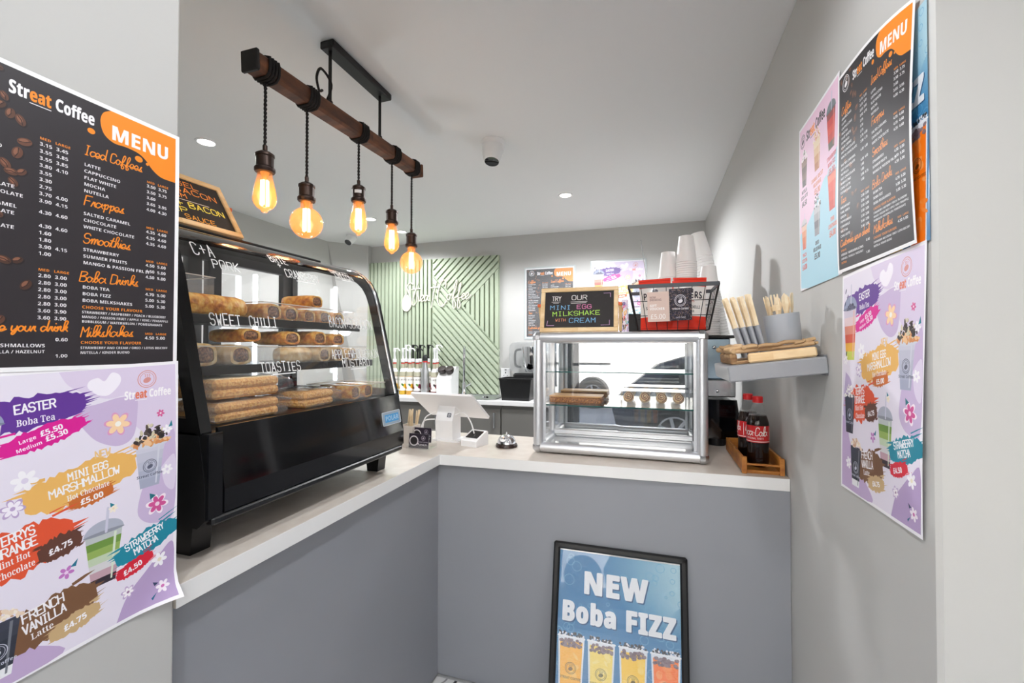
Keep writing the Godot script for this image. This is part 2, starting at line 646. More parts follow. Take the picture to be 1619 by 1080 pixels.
func paint_menu() -> Image:
	var c := Cv.new(1000, 1414, 1.0, Color8(246, 245, 246), self)
	var dark := Color8(43, 38, 42)
	var ink := Color8(240, 238, 240)
	c.rect(22, 22, 956, 1370, dark)
	var r := RandomNumberGenerator.new()
	r.seed = 7
	for b in [[150, 70], [185, 120], [205, 45], [230, 165], [60, 60], [215, 210], [250, 235], [285, 250], [300, 345], [275, 405], [235, 470], [255, 500], [290, 490], [262, 545], [120, 640], [205, 700], [150, 860], [280, 900], [235, 905], [60, 780], [170, 1040], [220, 1180], [90, 1120], [310, 1010], [40, 420], [80, 540]]:
		var t := r.randf_range(0, 3.0)
		var sc := r.randf_range(0.85, 1.2)
		c.oval(b[0] + 4, b[1] + 5, 25 * sc, 17 * sc, Color8(30, 25, 27), t)
		c.oval(b[0], b[1], 24 * sc, 16 * sc, Color8(104, 66, 50).darkened(r.randf_range(0, 0.3)), t)
		c.oval(b[0] - 3, b[1] - 4, 15 * sc, 8 * sc, Color8(138, 92, 70), t)
		c.stroke(PackedVector2Array([Vector2(b[0], b[1]) + Vector2(-20 * sc, 2).rotated(t), Vector2(b[0], b[1]) + Vector2(0, -3).rotated(t), Vector2(b[0], b[1]) + Vector2(20 * sc, 2).rotated(t)]), 3.5, Color8(52, 30, 24))
	logo(c, 132, 100, 56, ink)
	title(c, 244, 138, 82, ink, ORANGE)
	# orange corner
	var blob := spline(PackedVector2Array([Vector2(640, 22), Vector2(606, 50), Vector2(594, 100), Vector2(610, 160), Vector2(655, 190), Vector2(715, 188), Vector2(775, 196), Vector2(815, 222), Vector2(850, 262), Vector2(900, 290), Vector2(978, 292)]), 6)
	blob.append(Vector2(978, 22))
	c.fill([blob], ORANGE)
	c.text("MENU", 640, 172, 104, ink, {"wide": 0.98, "fat": 0.03})
	c.oval(555, 172, 17, 15, ORANGE)
	c.oval(778, 228, 20, 17, ORANGE)
	c.oval(822, 240, 8, 8, ORANGE)
	var head := func(s: String, x: float, y: float, w: float) -> void:
		c.hand(s, x, y, 50, 5.5, ORANGE, {"shear": 0.3, "turn": -0.04, "gap": 0.6, "fit": w})
	var item := {"wide": 1.16}
	var cols := func(x: float, y: float) -> void:
		c.text("MED", x, y, 17, ORANGE, item)
		c.text("LARGE", x + 58, y, 17, ORANGE, item)
	var rows := func(list: Array, xn: float, xp: float, y: float, step: float, dy := 0.0) -> void:
		for e: Array in list:
			c.text(e[0], xn, y, 22, ink, item)
			c.text(e[1], xp, y + dy, 23, ink, {"wide": 1.08})
			if e.size() > 2:
				c.text(e[2], xp + 62, y + dy, 23, ink, {"wide": 1.08})
			y += step
	head.call("Coffee", 62, 300, 150)
	cols.call(352, 306)
	rows.call([["AMERICANO", "3.15", "3.45"], ["LATTE", "3.55", "3.85"], ["CAPPUCCINO", "3.55", "3.85"], ["MOCHA", "3.80", "4.10"], ["FLAT WHITE", "3.55"], ["ESPRESSO", "3.30"], ["CAFE CREME", "2.75"], ["HOT CHOCOLATE", "3.70", "4.00"], ["WHITE CHOCOLATE", "3.90", "4.15"]], 62, 352, 336, 34)
	rows.call([["SALTED CARAMEL", "4.30", "4.60"], ["HOT CHOCOLATE", ""], ["NUTELLA", "4.30", "4.60"], ["HOT CHOCOLATE", "1.60"], ["BABYCCINO", "1.80"], ["CHAI LATTE", "3.90", "4.15"], ["EXTRA SHOT", "1.00"]], 62, 352, 662, 33)
	head.call("Tea", 62, 930, 80)
	cols.call(352, 936)
	rows.call([["BREAKFAST", "2.80", "3.00"], ["EARL GREY", "2.80", "3.00"], ["GREEN", "2.80", "3.00"], ["PEPPERMINT", "2.80", "3.00"], ["CAMOMILE", "2.80", "3.00"], ["MATCHA", "3.60", "3.90"], ["CHAI LATTE", "3.60", "3.90"]], 62, 352, 966, 33.5)
	c.hand("Customise your drink", 56, 1232, 44, 6.5, ORANGE, {"shear": 0.3, "turn": -0.03, "gap": 0.6, "fit": 410})
	c.text("0.60", 420, 1270, 22, ink, item)
	c.text("SYRUPS", 62, 1270, 20, ORANGE, item)
	c.text("CREAM / MARSHMALLOWS", 62, 1300, 22, ink, item)
	c.text("CARAMEL / VANILLA / HAZELNUT", 62, 1328, 20, ink, {"wide": 1.02})
	c.text("EXTRAS", 62, 1356, 20, ORANGE, item)
	c.text("1.00", 420, 1350, 22, ink, item)
	head.call("Iced Coffees", 525, 305, 270)
	cols.call(820, 346)
	rows.call([["LATTE", "3.50", "3.75"], ["CAPPUCCINO", "3.50", "3.75"], ["FLAT WHITE", "3.60"], ["MOCHA", "3.65", "3.95"], ["NUTELLA", "4.00", "4.30"]], 526, 820, 364, 34, 8)
	head.call("Frappes", 528, 566, 180)
	cols.call(820, 612)
	rows.call([["SALTED CARAMEL", "4.35", "4.60"], ["CHOCOLATE", "4.35", "4.60"], ["WHITE CHOCOLATE", "4.35", "4.60"]], 526, 820, 618, 34, 20)
	head.call("Smoothies", 526, 762, 215)
	cols.call(820, 806)
	rows.call([["STRAWBERRY", "4.50", "5.00"], ["SUMMER FRUITS", "4.50", "5.00"], ["MANGO & PASSION FRUIT", "4.50", "5.00"]], 526, 820, 804, 34, 28)
	c.rect(812, 850, 6, 40, dark)
	head.call("Boba Drinks", 512, 962, 270)
	cols.call(820, 968)
	rows.call([["BOBA TEA", "4.70", "5.00"], ["BOBA FIZZ", "5.00", "5.30"], ["BOBA MILKSHAKES", "5.00", "5.30"]], 524, 820, 998, 34, 2)
	c.text("CHOOSE YOUR FLAVOUR", 524, 1100, 21, ORANGE, item)
	c.text("STRAWBERRY / RASPBERRY / PEACH / BLUEBERRY", 524, 1125, 18, ink, {"wide": 0.98})
	c.text("MANGO / PASSION FRUIT / APPLE / KIWI / PINEAPPLE", 524, 1149, 17.5, ink, {"wide": 0.95})
	c.text("BUBBLEGUM / WATERMELON / POMEGRANATE", 524, 1173, 18, ink, {"wide": 0.98})
	head.call("Milkshakes", 520, 1246, 240)
	cols.call(820, 1226)
	c.text("4.50", 820, 1252, 23, ink, item)
	c.text("5.00", 880, 1252, 23, ink, item)
	c.text("CHOOSE YOUR FLAVOUR", 520, 1282, 21, ORANGE, item)
	c.text("STRAWBERRY AND CREAM / OREO / LOTUS BISCOFF", 520, 1308, 17.5, ink, {"wide": 1.0})
	c.text("NUTELLA / KINDER BUENO", 520, 1333, 18, ink, {"wide": 0.98})
	return c.done()

# a printed cup: x, y of its foot, height, colours of the layers from foot to rim
func cup_print(c: Cv, x: float, y: float, h: float, layers: Array, lid: Color, straw := false, mark = null, lean := 0.0) -> void:
	var w0 := h * 0.2
	var w1 := h * 0.31
	var at := func(u: float, s: float) -> Vector2:
		return Vector2(x, y) + Vector2(lerpf(w0, w1, u) * s, -h * u).rotated(lean)
	if straw:
		c.stroke(PackedVector2Array([at.call(0.7, 0.1), at.call(1.45, 0.16)]), h * 0.045, Color8(196, 194, 214))
	var n := layers.size()
	for i in n:
		var a := float(i) / n
		var b := float(i + 1) / n
		c.fill([PackedVector2Array([at.call(a, -1), at.call(a, 1), at.call(b, 1), at.call(b, -1)])], layers[i])
	c.fill([PackedVector2Array([at.call(0.05, 0.55), at.call(0.05, 0.7), at.call(0.95, 0.7), at.call(0.95, 0.55)])], layers[n / 2].lightened(0.35))
	var top: Vector2 = at.call(1.0, 0)
	if lid.a > 0.5:
		var dome := PackedVector2Array()
		for i in 17:
			dome.append(top + Vector2(-cos(PI * i / 16) * w1 * 1.08, -sin(PI * i / 16) * h * 0.24).rotated(lean))
		c.fill([dome], lid)
		c.oval(top.x, top.y, w1 * 1.12, h * 0.035, lid.darkened(0.18), lean)
		if straw:
			c.stroke(PackedVector2Array([at.call(1.0, 0.1), at.call(1.45, 0.16)]), h * 0.045, Color8(206, 204, 222))
	if mark != null:
		var m: Vector2 = at.call(0.48, 0)
		logo(c, m.x, m.y, h * 0.15, mark)
		c.text("Streat Coffee", m.x, m.y + h * 0.24, h * 0.085, mark, {"align": 0})

func topping(c: Cv, x: float, y: float, w: float, h: float, cols: Array, sd: int) -> void:
	var r := RandomNumberGenerator.new()
	r.seed = sd
	for i in 70:
		var u := r.randf_range(-1, 1)
		var v := r.randf()
		if absf(u) > 1.1 - v * 0.85:
			continue
		c.oval(x + u * w, y - v * h, w * r.randf_range(0.08, 0.2), w * r.randf_range(0.05, 0.12), cols[r.randi() % cols.size()], r.randf() * 3, 10)

func paint_easter() -> Image:
	var white := Color8(247, 244, 249)
	var base := Color8(233, 226, 240)
	var lilac := Color8(204, 184, 218)
	var mauve := Color8(184, 160, 202)
	var c := Cv.new(1000, 1414, 1.0, white, self)
	c.rect(18, 18, 964, 1378, base)
	# folded-paper waves
	c.fill([spline(PackedVector2Array([Vector2(430, 18), Vector2(470, 90), Vector2(560, 150), Vector2(640, 178), Vector2(720, 170), Vector2(755, 200), Vector2(742, 300), Vector2(770, 350), Vector2(900, 480), Vector2(982, 520), Vector2(982, 18)]), 5)], Color8(222, 208, 232))
	c.fill([spline(PackedVector2Array([Vector2(470, 205), Vector2(580, 200), Vector2(690, 178), Vector2(768, 190), Vector2(778, 260), Vector2(760, 400), Vector2(690, 440), Vector2(600, 400), Vector2(540, 330), Vector2(470, 205)]), 5)], lilac)
	c.fill([spline(PackedVector2Array([Vector2(850, 600), Vector2(905, 560), Vector2(930, 470), Vector2(982, 430), Vector2(982, 900), Vector2(870, 930), Vector2(790, 860), Vector2(800, 740), Vector2(850, 600)]), 5)], lilac)
	c.fill([spline(PackedVector2Array([Vector2(905, 620), Vector2(930, 730), Vector2(982, 760), Vector2(982, 560), Vector2(905, 620)]), 5)], Color8(226, 214, 236))
	c.fill([spline(PackedVector2Array([Vector2(690, 1396), Vector2(740, 1280), Vector2(820, 1200), Vector2(900, 1130), Vector2(982, 1090), Vector2(982, 1396)]), 5)], mauve)
	c.fill([spline(PackedVector2Array([Vector2(18, 930), Vector2(90, 960), Vector2(130, 1080), Vector2(240, 1180), Vector2(330, 1270), Vector2(460, 1396), Vector2(18, 1396)]), 5)], Color8(196, 172, 210))
	c.fill([spline(PackedVector2Array([Vector2(60, 640), Vector2(150, 700), Vector2(180, 860), Vector2(100, 960), Vector2(30, 900), Vector2(60, 640)]), 5)], Color8(190, 172, 208))
	# heart
	c.fill([spline(PackedVector2Array([Vector2(590, 152), Vector2(548, 112), Vector2(552, 76), Vector2(590, 62), Vector2(620, 82), Vector2(652, 40), Vector2(690, 58), Vector2(690, 104), Vector2(640, 158), Vector2(590, 152)]), 4)], Color8(246, 240, 250))
	logo(c, 826, 92, 50, Color8(214, 146, 142))
	title(c, 712, 196, 62, Color8(250, 246, 250), Color8(226, 120, 90))
	# easter boba tea
	c.splat(330, 196, 420, 170, -0.12, Color8(98, 52, 150), 11)
	c.splat(380, 318, 330, 110, -0.26, Color8(222, 20, 148), 12)
	c.hand("EASTER", 350, 190, 40, 7, white, {"turn": -0.08, "gap": 1.1, "align": 0, "fit": 150})
	c.text("Boba Tea", 350, 250, 44, white, {"align": 0, "turn": -0.06, "serif": true, "fit": 140})
	c.text("Large", 290, 338, 24, white, {"turn": -0.26})
	c.text("£5.50", 366, 318, 36, white, {"turn": -0.26, "fat": 0.03})
	c.text("Medium", 282, 376, 24, white, {"turn": -0.26})
	c.text("£5.30", 386, 346, 36, white, {"turn": -0.26, "fat": 0.03})
	cup_print(c, 130, 560, 330, [Color8(196, 206, 90), Color8(232, 172, 60), Color8(214, 90, 70), Color8(222, 140, 120), Color8(226, 200, 204), Color8(208, 198, 214)], Color8(150, 158, 186), true)
	topping(c, 150, 232, 78, 30, [Color8(60, 60, 84), Color8(90, 90, 120)], 3)
	# mini egg marshmallow hot chocolate
	c.splat(540, 585, 470, 210, -0.16, Color8(238, 184, 100), 21)
	c.splat(572, 672, 190, 84, -0.16, Color8(204, 108, 44), 22)
	c.hand("NEW", 620, 478, 36, 6, Color8(238, 196, 130), {"turn": -0.06, "align": 0, "gap": 1.0, "fit": 70})
	c.hand("MINI EGG", 560, 552, 38, 6, white, {"turn": -0.12, "gap": 1.0, "align": 0, "fit": 172})
	c.hand("MARSHMALLOW", 552, 606, 40, 6, white, {"turn": -0.14, "gap": 0.9, "align": 0, "fit": 300})
	c.text("Hot Chocolate", 560, 650, 38, white, {"turn": -0.13, "align": 0, "serif": true, "fit": 182})
	c.text("£5.00", 574, 694, 40, white, {"turn": -0.13, "align": 0, "fat": 0.03, "fit": 100})
	cup_print(c, 846, 712, 250, [Color8(168, 172, 194), Color8(176, 180, 200), Color8(188, 190, 208), Color8(196, 196, 212), Color8(206, 205, 220)], Color(0, 0, 0, 0), false, Color8(90, 92, 112))
	c.oval(846, 462, 108, 30, Color8(210, 212, 224))
	topping(c, 846, 470, 112, 50, [Color8(226, 164, 104), Color8(214, 140, 86), Color8(238, 196, 150)], 5)
	topping(c, 850, 450, 96, 90, [Color8(54, 44, 44), Color8(86, 74, 66), Color8(214, 204, 176), Color8(40, 34, 36)], 6)
	# terrys orange mint hot chocolate
	c.splat(300, 830, 400, 240, -0.14, Color8(228, 84, 48), 31)
	c.splat(446, 868, 170, 120, -0.2, Color8(98, 58, 46), 32)
	c.hand("TERRYS", 286, 772, 42, 6.5, white, {"turn": -0.12, "gap": 1.0, "align": 0, "fit": 138})
	c.hand("ORANGE", 290, 826, 42, 6.5, white, {"turn": -0.12, "gap": 1.0, "align": 0, "fit": 150})
	c.text("Mint Hot", 276, 872, 42, white, {"turn": -0.12, "align": 0, "serif": true, "fit": 122})
	c.text("Chocolate", 288, 920, 42, white, {"turn": -0.12, "align": 0, "serif": true, "fit": 134})
	c.text("£4.75", 450, 888, 40, white, {"turn": -0.22, "align": 0, "fat": 0.03, "fit": 95})
	cup_print(c, 128, 1034, 250, [Color8(44, 46, 62), Color8(50, 52, 68), Color8(46, 48, 64), Color8(56, 58, 74), Color8(60, 62, 80)], Color(0, 0, 0, 0), false, Color8(196, 198, 214))
	topping(c, 128, 796, 84, 70, [Color8(244, 240, 236), Color8(228, 220, 220), Color8(250, 248, 246)], 8)
	# strawberry matcha
	cup_print(c, 628, 1150, 270, [Color8(52, 40, 52), Color8(196, 160, 172), Color8(216, 214, 216), Color8(196, 212, 182), Color8(150, 178, 92), Color8(112, 150, 66), Color8(190, 196, 196)], Color8(176, 180, 196), true)
	c.splat(840, 1020, 330, 150, -0.28, Color8(18, 134, 158), 41)
	c.splat(778, 1130, 190, 84, -0.3, Color8(216, 30, 56), 42)
	c.hand("STRAWBERRY", 832, 1006, 36, 6, white, {"turn": -0.26, "gap": 0.9, "align": 0, "fit": 205})
	c.hand("MATCHA", 838, 1054, 36, 6, white, {"turn": -0.26, "gap": 0.9, "align": 0, "fit": 126})
	c.text("£4.50", 770, 1150, 40, white, {"turn": -0.28, "align": 0, "fat": 0.03, "fit": 96})
	# french vanilla latte
	c.splat(400, 1196, 400, 210, -0.16, Color8(122, 84, 56), 51)
	c.splat(510, 1272, 210, 100, -0.2, Color8(204, 172, 126), 52)
	c.hand("FRENCH", 390, 1152, 42, 6.5, white, {"turn": -0.14, "gap": 1.0, "align": 0, "fit": 156})
	c.hand("VANILLA", 396, 1206, 42, 6.5, white, {"turn": -0.14, "gap": 1.0, "align": 0, "fit": 162})
	c.text("Latte", 384, 1252, 42, white, {"turn": -0.14, "align": 0, "serif": true, "fit": 84})
	c.text("£4.75", 512, 1288, 40, white, {"turn": -0.2, "align": 0, "fat": 0.03, "fit": 95})
	cup_print(c, 226, 1360, 250, [Color8(240, 240, 244), Color8(40, 44, 58), Color8(46, 50, 64), Color8(44, 48, 62), Color8(54, 58, 72), Color8(58, 62, 78)], Color(0, 0, 0, 0), false, Color8(206, 208, 222))
	topping(c, 226, 1112, 86, 56, [Color8(236, 214, 190), Color8(206, 160, 130), Color8(246, 234, 220)], 9)
	# flowers
	c.flower(684, 320, 66, Color8(222, 156, 198), Color8(222, 156, 198))
	c.flower(684, 320, 56, Color8(250, 214, 170), Color8(250, 246, 236))
	c.flower(888, 826, 62, Color8(250, 236, 246), Color8(206, 60, 130))
	c.flower(888, 826, 48, Color8(212, 84, 150), Color8(246, 214, 230))
	c.poly([Vector2(850, 790), Vector2(846, 752), Vector2(880, 772)], Color8(20, 110, 124))
	c.flower(312, 508, 50, white, Color8(226, 216, 236))
	c.flower(272, 622, 46, Color8(188, 164, 206), Color8(150, 120, 176))
	c.flower(272, 622, 36, Color8(246, 240, 250), Color8(188, 164, 206))
	c.flower(900, 300, 22, Color8(214, 92, 150), Color8(250, 230, 240))
	c.flower(940, 400, 28, white, Color8(232, 226, 240))
	c.poly([Vector2(945, 390), Vector2(962, 352), Vector2(968, 386)], Color8(18, 120, 140))
	c.flower(940, 640, 32, white, Color8(226, 216, 236))
	c.flower(905, 1156, 42, white, Color8(236, 226, 200))
	c.flower(922, 1318, 36, Color8(246, 236, 246), Color8(206, 110, 176))
	c.poly([Vector2(880, 1300), Vector2(870, 1274), Vector2(900, 1290)], Color8(40, 56, 92))
	c.poly([Vector2(860, 1360), Vector2(890, 1340), Vector2(866, 1372)], Color8(18, 96, 132))
	c.flower(744, 1258, 36, Color8(196, 172, 210), Color8(150, 120, 160))
	c.flower(744, 1258, 27, Color8(250, 244, 250), Color8(150, 110, 150))
	c.flower(470, 1010, 32, Color8(196, 120, 196), Color8(240, 210, 240), 5)
	c.poly([Vector2(486, 990), Vector2(516, 962), Vector2(508, 996)], Color8(18, 110, 140))
	c.flower(668, 770, 22, Color8(246, 236, 220), Color8(240, 220, 190))
	c.poly([Vector2(655, 760), Vector2(652, 734), Vector2(674, 752)], Color8(18, 120, 140))
	c.flower(120, 1230, 40, white, Color8(226, 216, 236))
	c.flower(60, 560, 34, white, Color8(226, 216, 236))
	for e in [[60, 110], [48, 190], [90, 150], [70, 520]]:
		c.oval(e[0], e[1], 7, 18, Color8(58, 56, 96), 0.5)
	return c.done()

func paint_drinks() -> Image:
	var c := Cv.new(1000, 1560, 0.62, Color8(244, 242, 246), self)
	c.rect(24, 24, 952, 1512, Color8(240, 204, 226))
	c.fill([spline(PackedVector2Array([Vector2(24, 1020), Vector2(250, 960), Vector2(480, 820), Vector2(640, 700), Vector2(800, 690), Vector2(976, 600), Vector2(976, 1536), Vector2(24, 1536)]), 5)], Color8(178, 220, 236))
	logo(c, 110, 150, 64, Color8(40, 36, 40))
	title(c, 210, 190, 120, Color8(46, 40, 44), ORANGE)
	var shade := Color8(60, 40, 50)
	cup_print(c, 150, 590, 250, [Color8(70, 48, 44), Color8(120, 88, 74), Color8(100, 70, 60), Color8(148, 116, 100)], Color(0, 0, 0, 0))
	topping(c, 150, 340, 80, 90, [Color8(246, 242, 240), Color8(230, 224, 222), Color8(70, 50, 44)], 61)
	cup_print(c, 480, 560, 270, [Color8(188, 120, 74), Color8(206, 150, 100), Color8(226, 190, 150), Color8(236, 214, 184)], Color(0, 0, 0, 0))
	topping(c, 480, 290, 86, 110, [Color8(238, 206, 150), Color8(206, 146, 78), Color8(250, 238, 220)], 62)
	cup_print(c, 820, 520, 310, [Color8(90, 84, 70), Color8(202, 60, 44), Color8(218, 70, 50), Color8(206, 56, 46), Color8(150, 60, 60)], Color8(120, 130, 136), true)
	cup_print(c, 140, 1180, 230, [Color8(222, 120, 96), Color8(232, 130, 84), Color8(236, 160, 120), Color8(240, 200, 180)], Color8(216, 206, 210), true)
	cup_print(c, 470, 1130, 260, [Color8(150, 150, 156), Color8(120, 120, 126), Color8(170, 170, 174), Color8(196, 196, 200)], Color(0, 0, 0, 0))
	topping(c, 470, 880, 84, 110, [Color8(246, 246, 246), Color8(50, 46, 50), Color8(222, 220, 222)], 63)
	cup_print(c, 820, 1010, 300, [Color8(214, 70, 48), Color8(226, 74, 46), Color8(232, 84, 56), Color8(238, 128, 96)], Color8(206, 214, 226), true)
	var lines := [[150, 650, "NUTELLA", "ICED LATTE", "£4.50", shade], [480, 640, "CARAMEL BISCUIT", "MILKSHAKE", "£5.00", Color8(206, 110, 60)], [820, 600, "STRAWBERRY", "BOBA FIZZ", "£5.00", Color8(190, 50, 60)], [140, 1250, "PEACH", "ICED TEA", "£4.00", Color8(214, 90, 76)], [470, 1210, "OREO", "MILKSHAKE", "£5.00", Color8(40, 40, 46)], [820, 1100, "PINK", "LEMONADE", "£4.00", Color8(222, 110, 80)]]
	for l: Array in lines:
		c.text(l[2], l[0], l[1], 46, l[5], {"align": 0, "wide": 0.72, "fat": 0.03})
		c.text(l[3], l[0], l[1] + 52, 46, l[5], {"align": 0, "wide": 0.72, "fat": 0.03})
		c.text(l[4], l[0], l[1] + 122, 68, l[5], {"align": 0, "wide": 0.8, "fat": 0.03})
	return c.done()

func paint_fizz() -> Image:
	var c := Cv.new(1000, 1414, 0.7, Color8(58, 128, 178), self)
	# printed backdrop: lighter corner, bubbles
	for i in 24:
		c.fill([spline(PackedVector2Array([Vector2(1000, 0), Vector2(330 + i * 26, 0), Vector2(420 + i * 24, 260), Vector2(700 + i * 13, 560 - i * 10), Vector2(1000, 700 - i * 24)]), 3)], Color8(58, 128, 178).lerp(Color8(176, 210, 222), i / 24.0))
	var r := RandomNumberGenerator.new()
	r.seed = 3
	for i in 70:
		var x := r.randf_range(0, 1000)
		var y := r.randf_range(0, 1400)
		c.hoop(x, y, r.randf_range(10, 46), 4, Color8(112, 172, 206))
	for pass_ in 2:
		var col := Color8(42, 86, 128) if pass_ == 0 else Color8(236, 238, 242)
		var d := 9.0 if pass_ == 0 else 0.0
		c.text("NEW", 480 + d, 330 + d, 236, col, {"align": 0, "turn": 0.0, "fat": 0.075, "wide": 0.95, "track": 0.05})
		c.text("Boba FIZZ", 500 + d, 570 + d, 212, col, {"align": 0, "fat": 0.075, "wide": 0.86, "track": 0.04})
	var k := 0
	for u in [[125, Color8(250, 186, 40)], [375, Color8(246, 220, 110)], [630, Color8(252, 208, 60)], [880, Color8(252, 126, 26)]]:
		var x: float = u[0]
		var col: Color = u[1]
		var y := 690.0
		c.poly([Vector2(x - 112, y), Vector2(x + 112, y), Vector2(x + 84, 1414), Vector2(x - 84, 1414)], Color8(226, 230, 236))
		c.poly([Vector2(x - 96, y + 40), Vector2(x + 96, y + 40), Vector2(x + 72, 1414), Vector2(x - 72, 1414)], col)
		for j in 22:
			c.oval(x + r.randf_range(-70, 70), r.randf_range(y + 90, 1380), r.randf_range(10, 34), r.randf_range(10, 40), col.lightened(r.randf_range(0.05, 0.3)), r.randf() * 3, 12)
		for j in 40:
			c.oval(x + r.randf_range(-92, 92), r.randf_range(y + 30, y + 86), 14, 12, Color8(110, 84, 92).lightened(r.randf() * 0.25), 0, 10)
		for j in 46:
			c.oval(x + r.randf_range(-104, 104), r.randf_range(y - 26, y + 6), 10, 8, Color8(40, 40, 46) if j % 3 else Color8(230, 230, 236), r.randf() * 3, 8)
		c.rect(x - 118, y + 4, 236, 12, Color8(240, 242, 246))
		logo(c, x, y + 250, 46, col.darkened(0.5))
		c.text("STREAT COFFEE", x, y + 334, 24, col.darkened(0.5), {"align": 0})
		k += 1
	return c.done()

func paint_board(lines: Array, w: float, h: float) -> Image:
	var c := Cv.new(w, h, 1.0, Color8(44, 40, 40), self)
	rng.seed = 12
	var r := RandomNumberGenerator.new()
	r.seed = 2
	for i in 40:   # chalk dust wiped about
		c.oval(r.randf() * w, r.randf() * h, r.randf_range(10, 60), r.randf_range(4, 16), Color8(47, 43, 43), r.randf() * 3)
	for l: Array in lines:
		if l[0] is PackedVector2Array:
			c.stroke(l[0], l[1], l[2])
		else:
			c.hand(l[0], l[1], l[2], l[3], l[4], l[5], l[6] if l.size() > 6 else {"jitter": 0.12})
	return c.done()

func paint_board_milkshake() -> Image:
	var w := Color8(236, 232, 230)
	var pink := Color8(204, 160, 206)
	var blue := Color8(118, 176, 218)
	return paint_board([
		["TRY", 90, 150, 74, 8, w, {"fit": 120}], ["OUR", 335, 140, 74, 8, w, {"fit": 200}],
		[PackedVector2Array([Vector2(84, 172), Vector2(190, 172)]), 7, w], [PackedVector2Array([Vector2(104, 190), Vector2(170, 190)]), 6, w],
		[PackedVector2Array([Vector2(320, 178), Vector2(520, 172)]), 7, w], [PackedVector2Array([Vector2(325, 202), Vector2(510, 196)]), 7, w],
		["MINI", 70, 306, 70, 8.5, blue, {"fit": 270, "jitter": 0.1}], ["EGG", 400, 296, 66, 8.5, Color8(222, 130, 178), {"fit": 190, "jitter": 0.1}],
		["MILKSHAKE", 104, 420, 74, 9, Color8(176, 226, 92), {"jitter": 0.12, "turn": -0.03, "gap": 1.6, "fit": 590}],
		["WITH", 140, 510, 44, 6, Color8(222, 140, 104), {"fit": 130}], ["CREAM", 310, 534, 74, 8.5, blue, {"fit": 330, "jitter": 0.1}],
		[PackedVector2Array([Vector2(720, 40), Vector2(800, 40), Vector2(800, 110)]), 7, pink], [PackedVector2Array([Vector2(40, 500), Vector2(30, 580), Vector2(120, 580)]), 7, pink],
		[PackedVector2Array([Vector2(790, 500), Vector2(790, 580), Vector2(690, 582)]), 7, pink]], 840, 620)

func paint_board_bagel() -> Image:
	var o := Color8(250, 150, 56)
	var y := Color8(244, 226, 84)
	return paint_board([
		["BAGEL", 400, 74, 46, 7, o, {"fit": 290, "jitter": 0.1}], ["BRIE + BACON", 70, 142, 48, 7.5, o, {"fit": 740, "jitter": 0.1}], ["+ JAM", 330, 198, 40, 7, o, {"fit": 230}],
		[PackedVector2Array([Vector2(280, 222), Vector2(700, 218)]), 5, Color8(240, 230, 220)],
		["SAUSAGE + BACON", 30, 286, 50, 8, y, {"fit": 785, "jitter": 0.1}], ["BAP", 330, 346, 46, 7.5, y, {"fit": 190}], ["OF", 350, 398, 34, 6, y, {"fit": 70}], ["SAUCE", 470, 400, 40, 6, Color8(250, 176, 60), {"fit": 230}]], 840, 420)

func paint_voucher() -> Image:
	var c := Cv.new(400, 500, 0.6, Color8(222, 196, 184), self)
	var w := Color8(250, 246, 244)
	c.text("NOW", 40, 110, 50, Color8(150, 120, 116), {"wide": 0.9})
	c.text("BREWING", 40, 152, 50, Color8(150, 120, 116), {"wide": 0.9})
	c.text("GIFT", 40, 250, 56, w, {"fat": 0.03})
	c.text("VOUCHER", 40, 304, 56, w, {"fat": 0.03})
	c.text("£5.00", 50, 452, 108, w, {"bold": false, "fat": 0.01})
	return c.done()

func paint_sequin() -> Image:
	var c := Cv.new(400, 560, 0.6, Color8(38, 34, 44), self)
	var r := RandomNumberGenerator.new()
	r.seed = 5
	var tones := [Color8(92, 84, 110), Color8(20, 18, 26), Color8(130, 118, 120), Color8(64, 58, 78), Color8(160, 130, 110), Color8(48, 42, 58)]
	for i in 900:
		c.oval(r.randf() * 400, r.randf() * 560, r.randf_range(4, 12), r.randf_range(3, 8), tones[r.randi() % 6], r.randf() * 3, 8)
	c.oval(200, 210, 112, 112, Color8(38, 34, 48))
	logo(c, 200, 210, 104, Color8(230, 226, 232))
	c.text("STREAT COFFEE", 200, 372, 44, Color8(240, 238, 240), {"align": 0, "wide": 0.9})
	c.text("GIFT CARD", 200, 520, 34, Color8(206, 204, 210), {"align": 0})
	return c.done()

func paint_crisps() -> Image:
	var c := Cv.new(400, 500, 0.7, Color8(240, 232, 226), self)
	var red := Color8(226, 54, 34)
	c.rect(0, 0, 400, 92, red)
	c.rect(0, 376, 400, 124, red)
	c.rect(0, 22, 400, 6, Color8(190, 38, 26))
	c.rect(0, 478, 400, 6, Color8(190, 38, 26))
	c.text("PIPERS", 200, 210, 92, Color8(52, 46, 56), {"align": 0, "wide": 0.95, "track": 0.05})
	c.text("CRISPS", 200, 246, 28, Color8(196, 70, 60), {"align": 0, "track": 0.1})
	c.text("SWEET CHILLI", 200, 306, 40, Color8(44, 40, 46), {"align": 0, "wide": 0.95})
	c.text("FLAVOUR", 200, 340, 24, Color8(90, 84, 90), {"align": 0})
	c.oval(200, 130, 40, 22, Color8(88, 82, 92))
	return c.done()

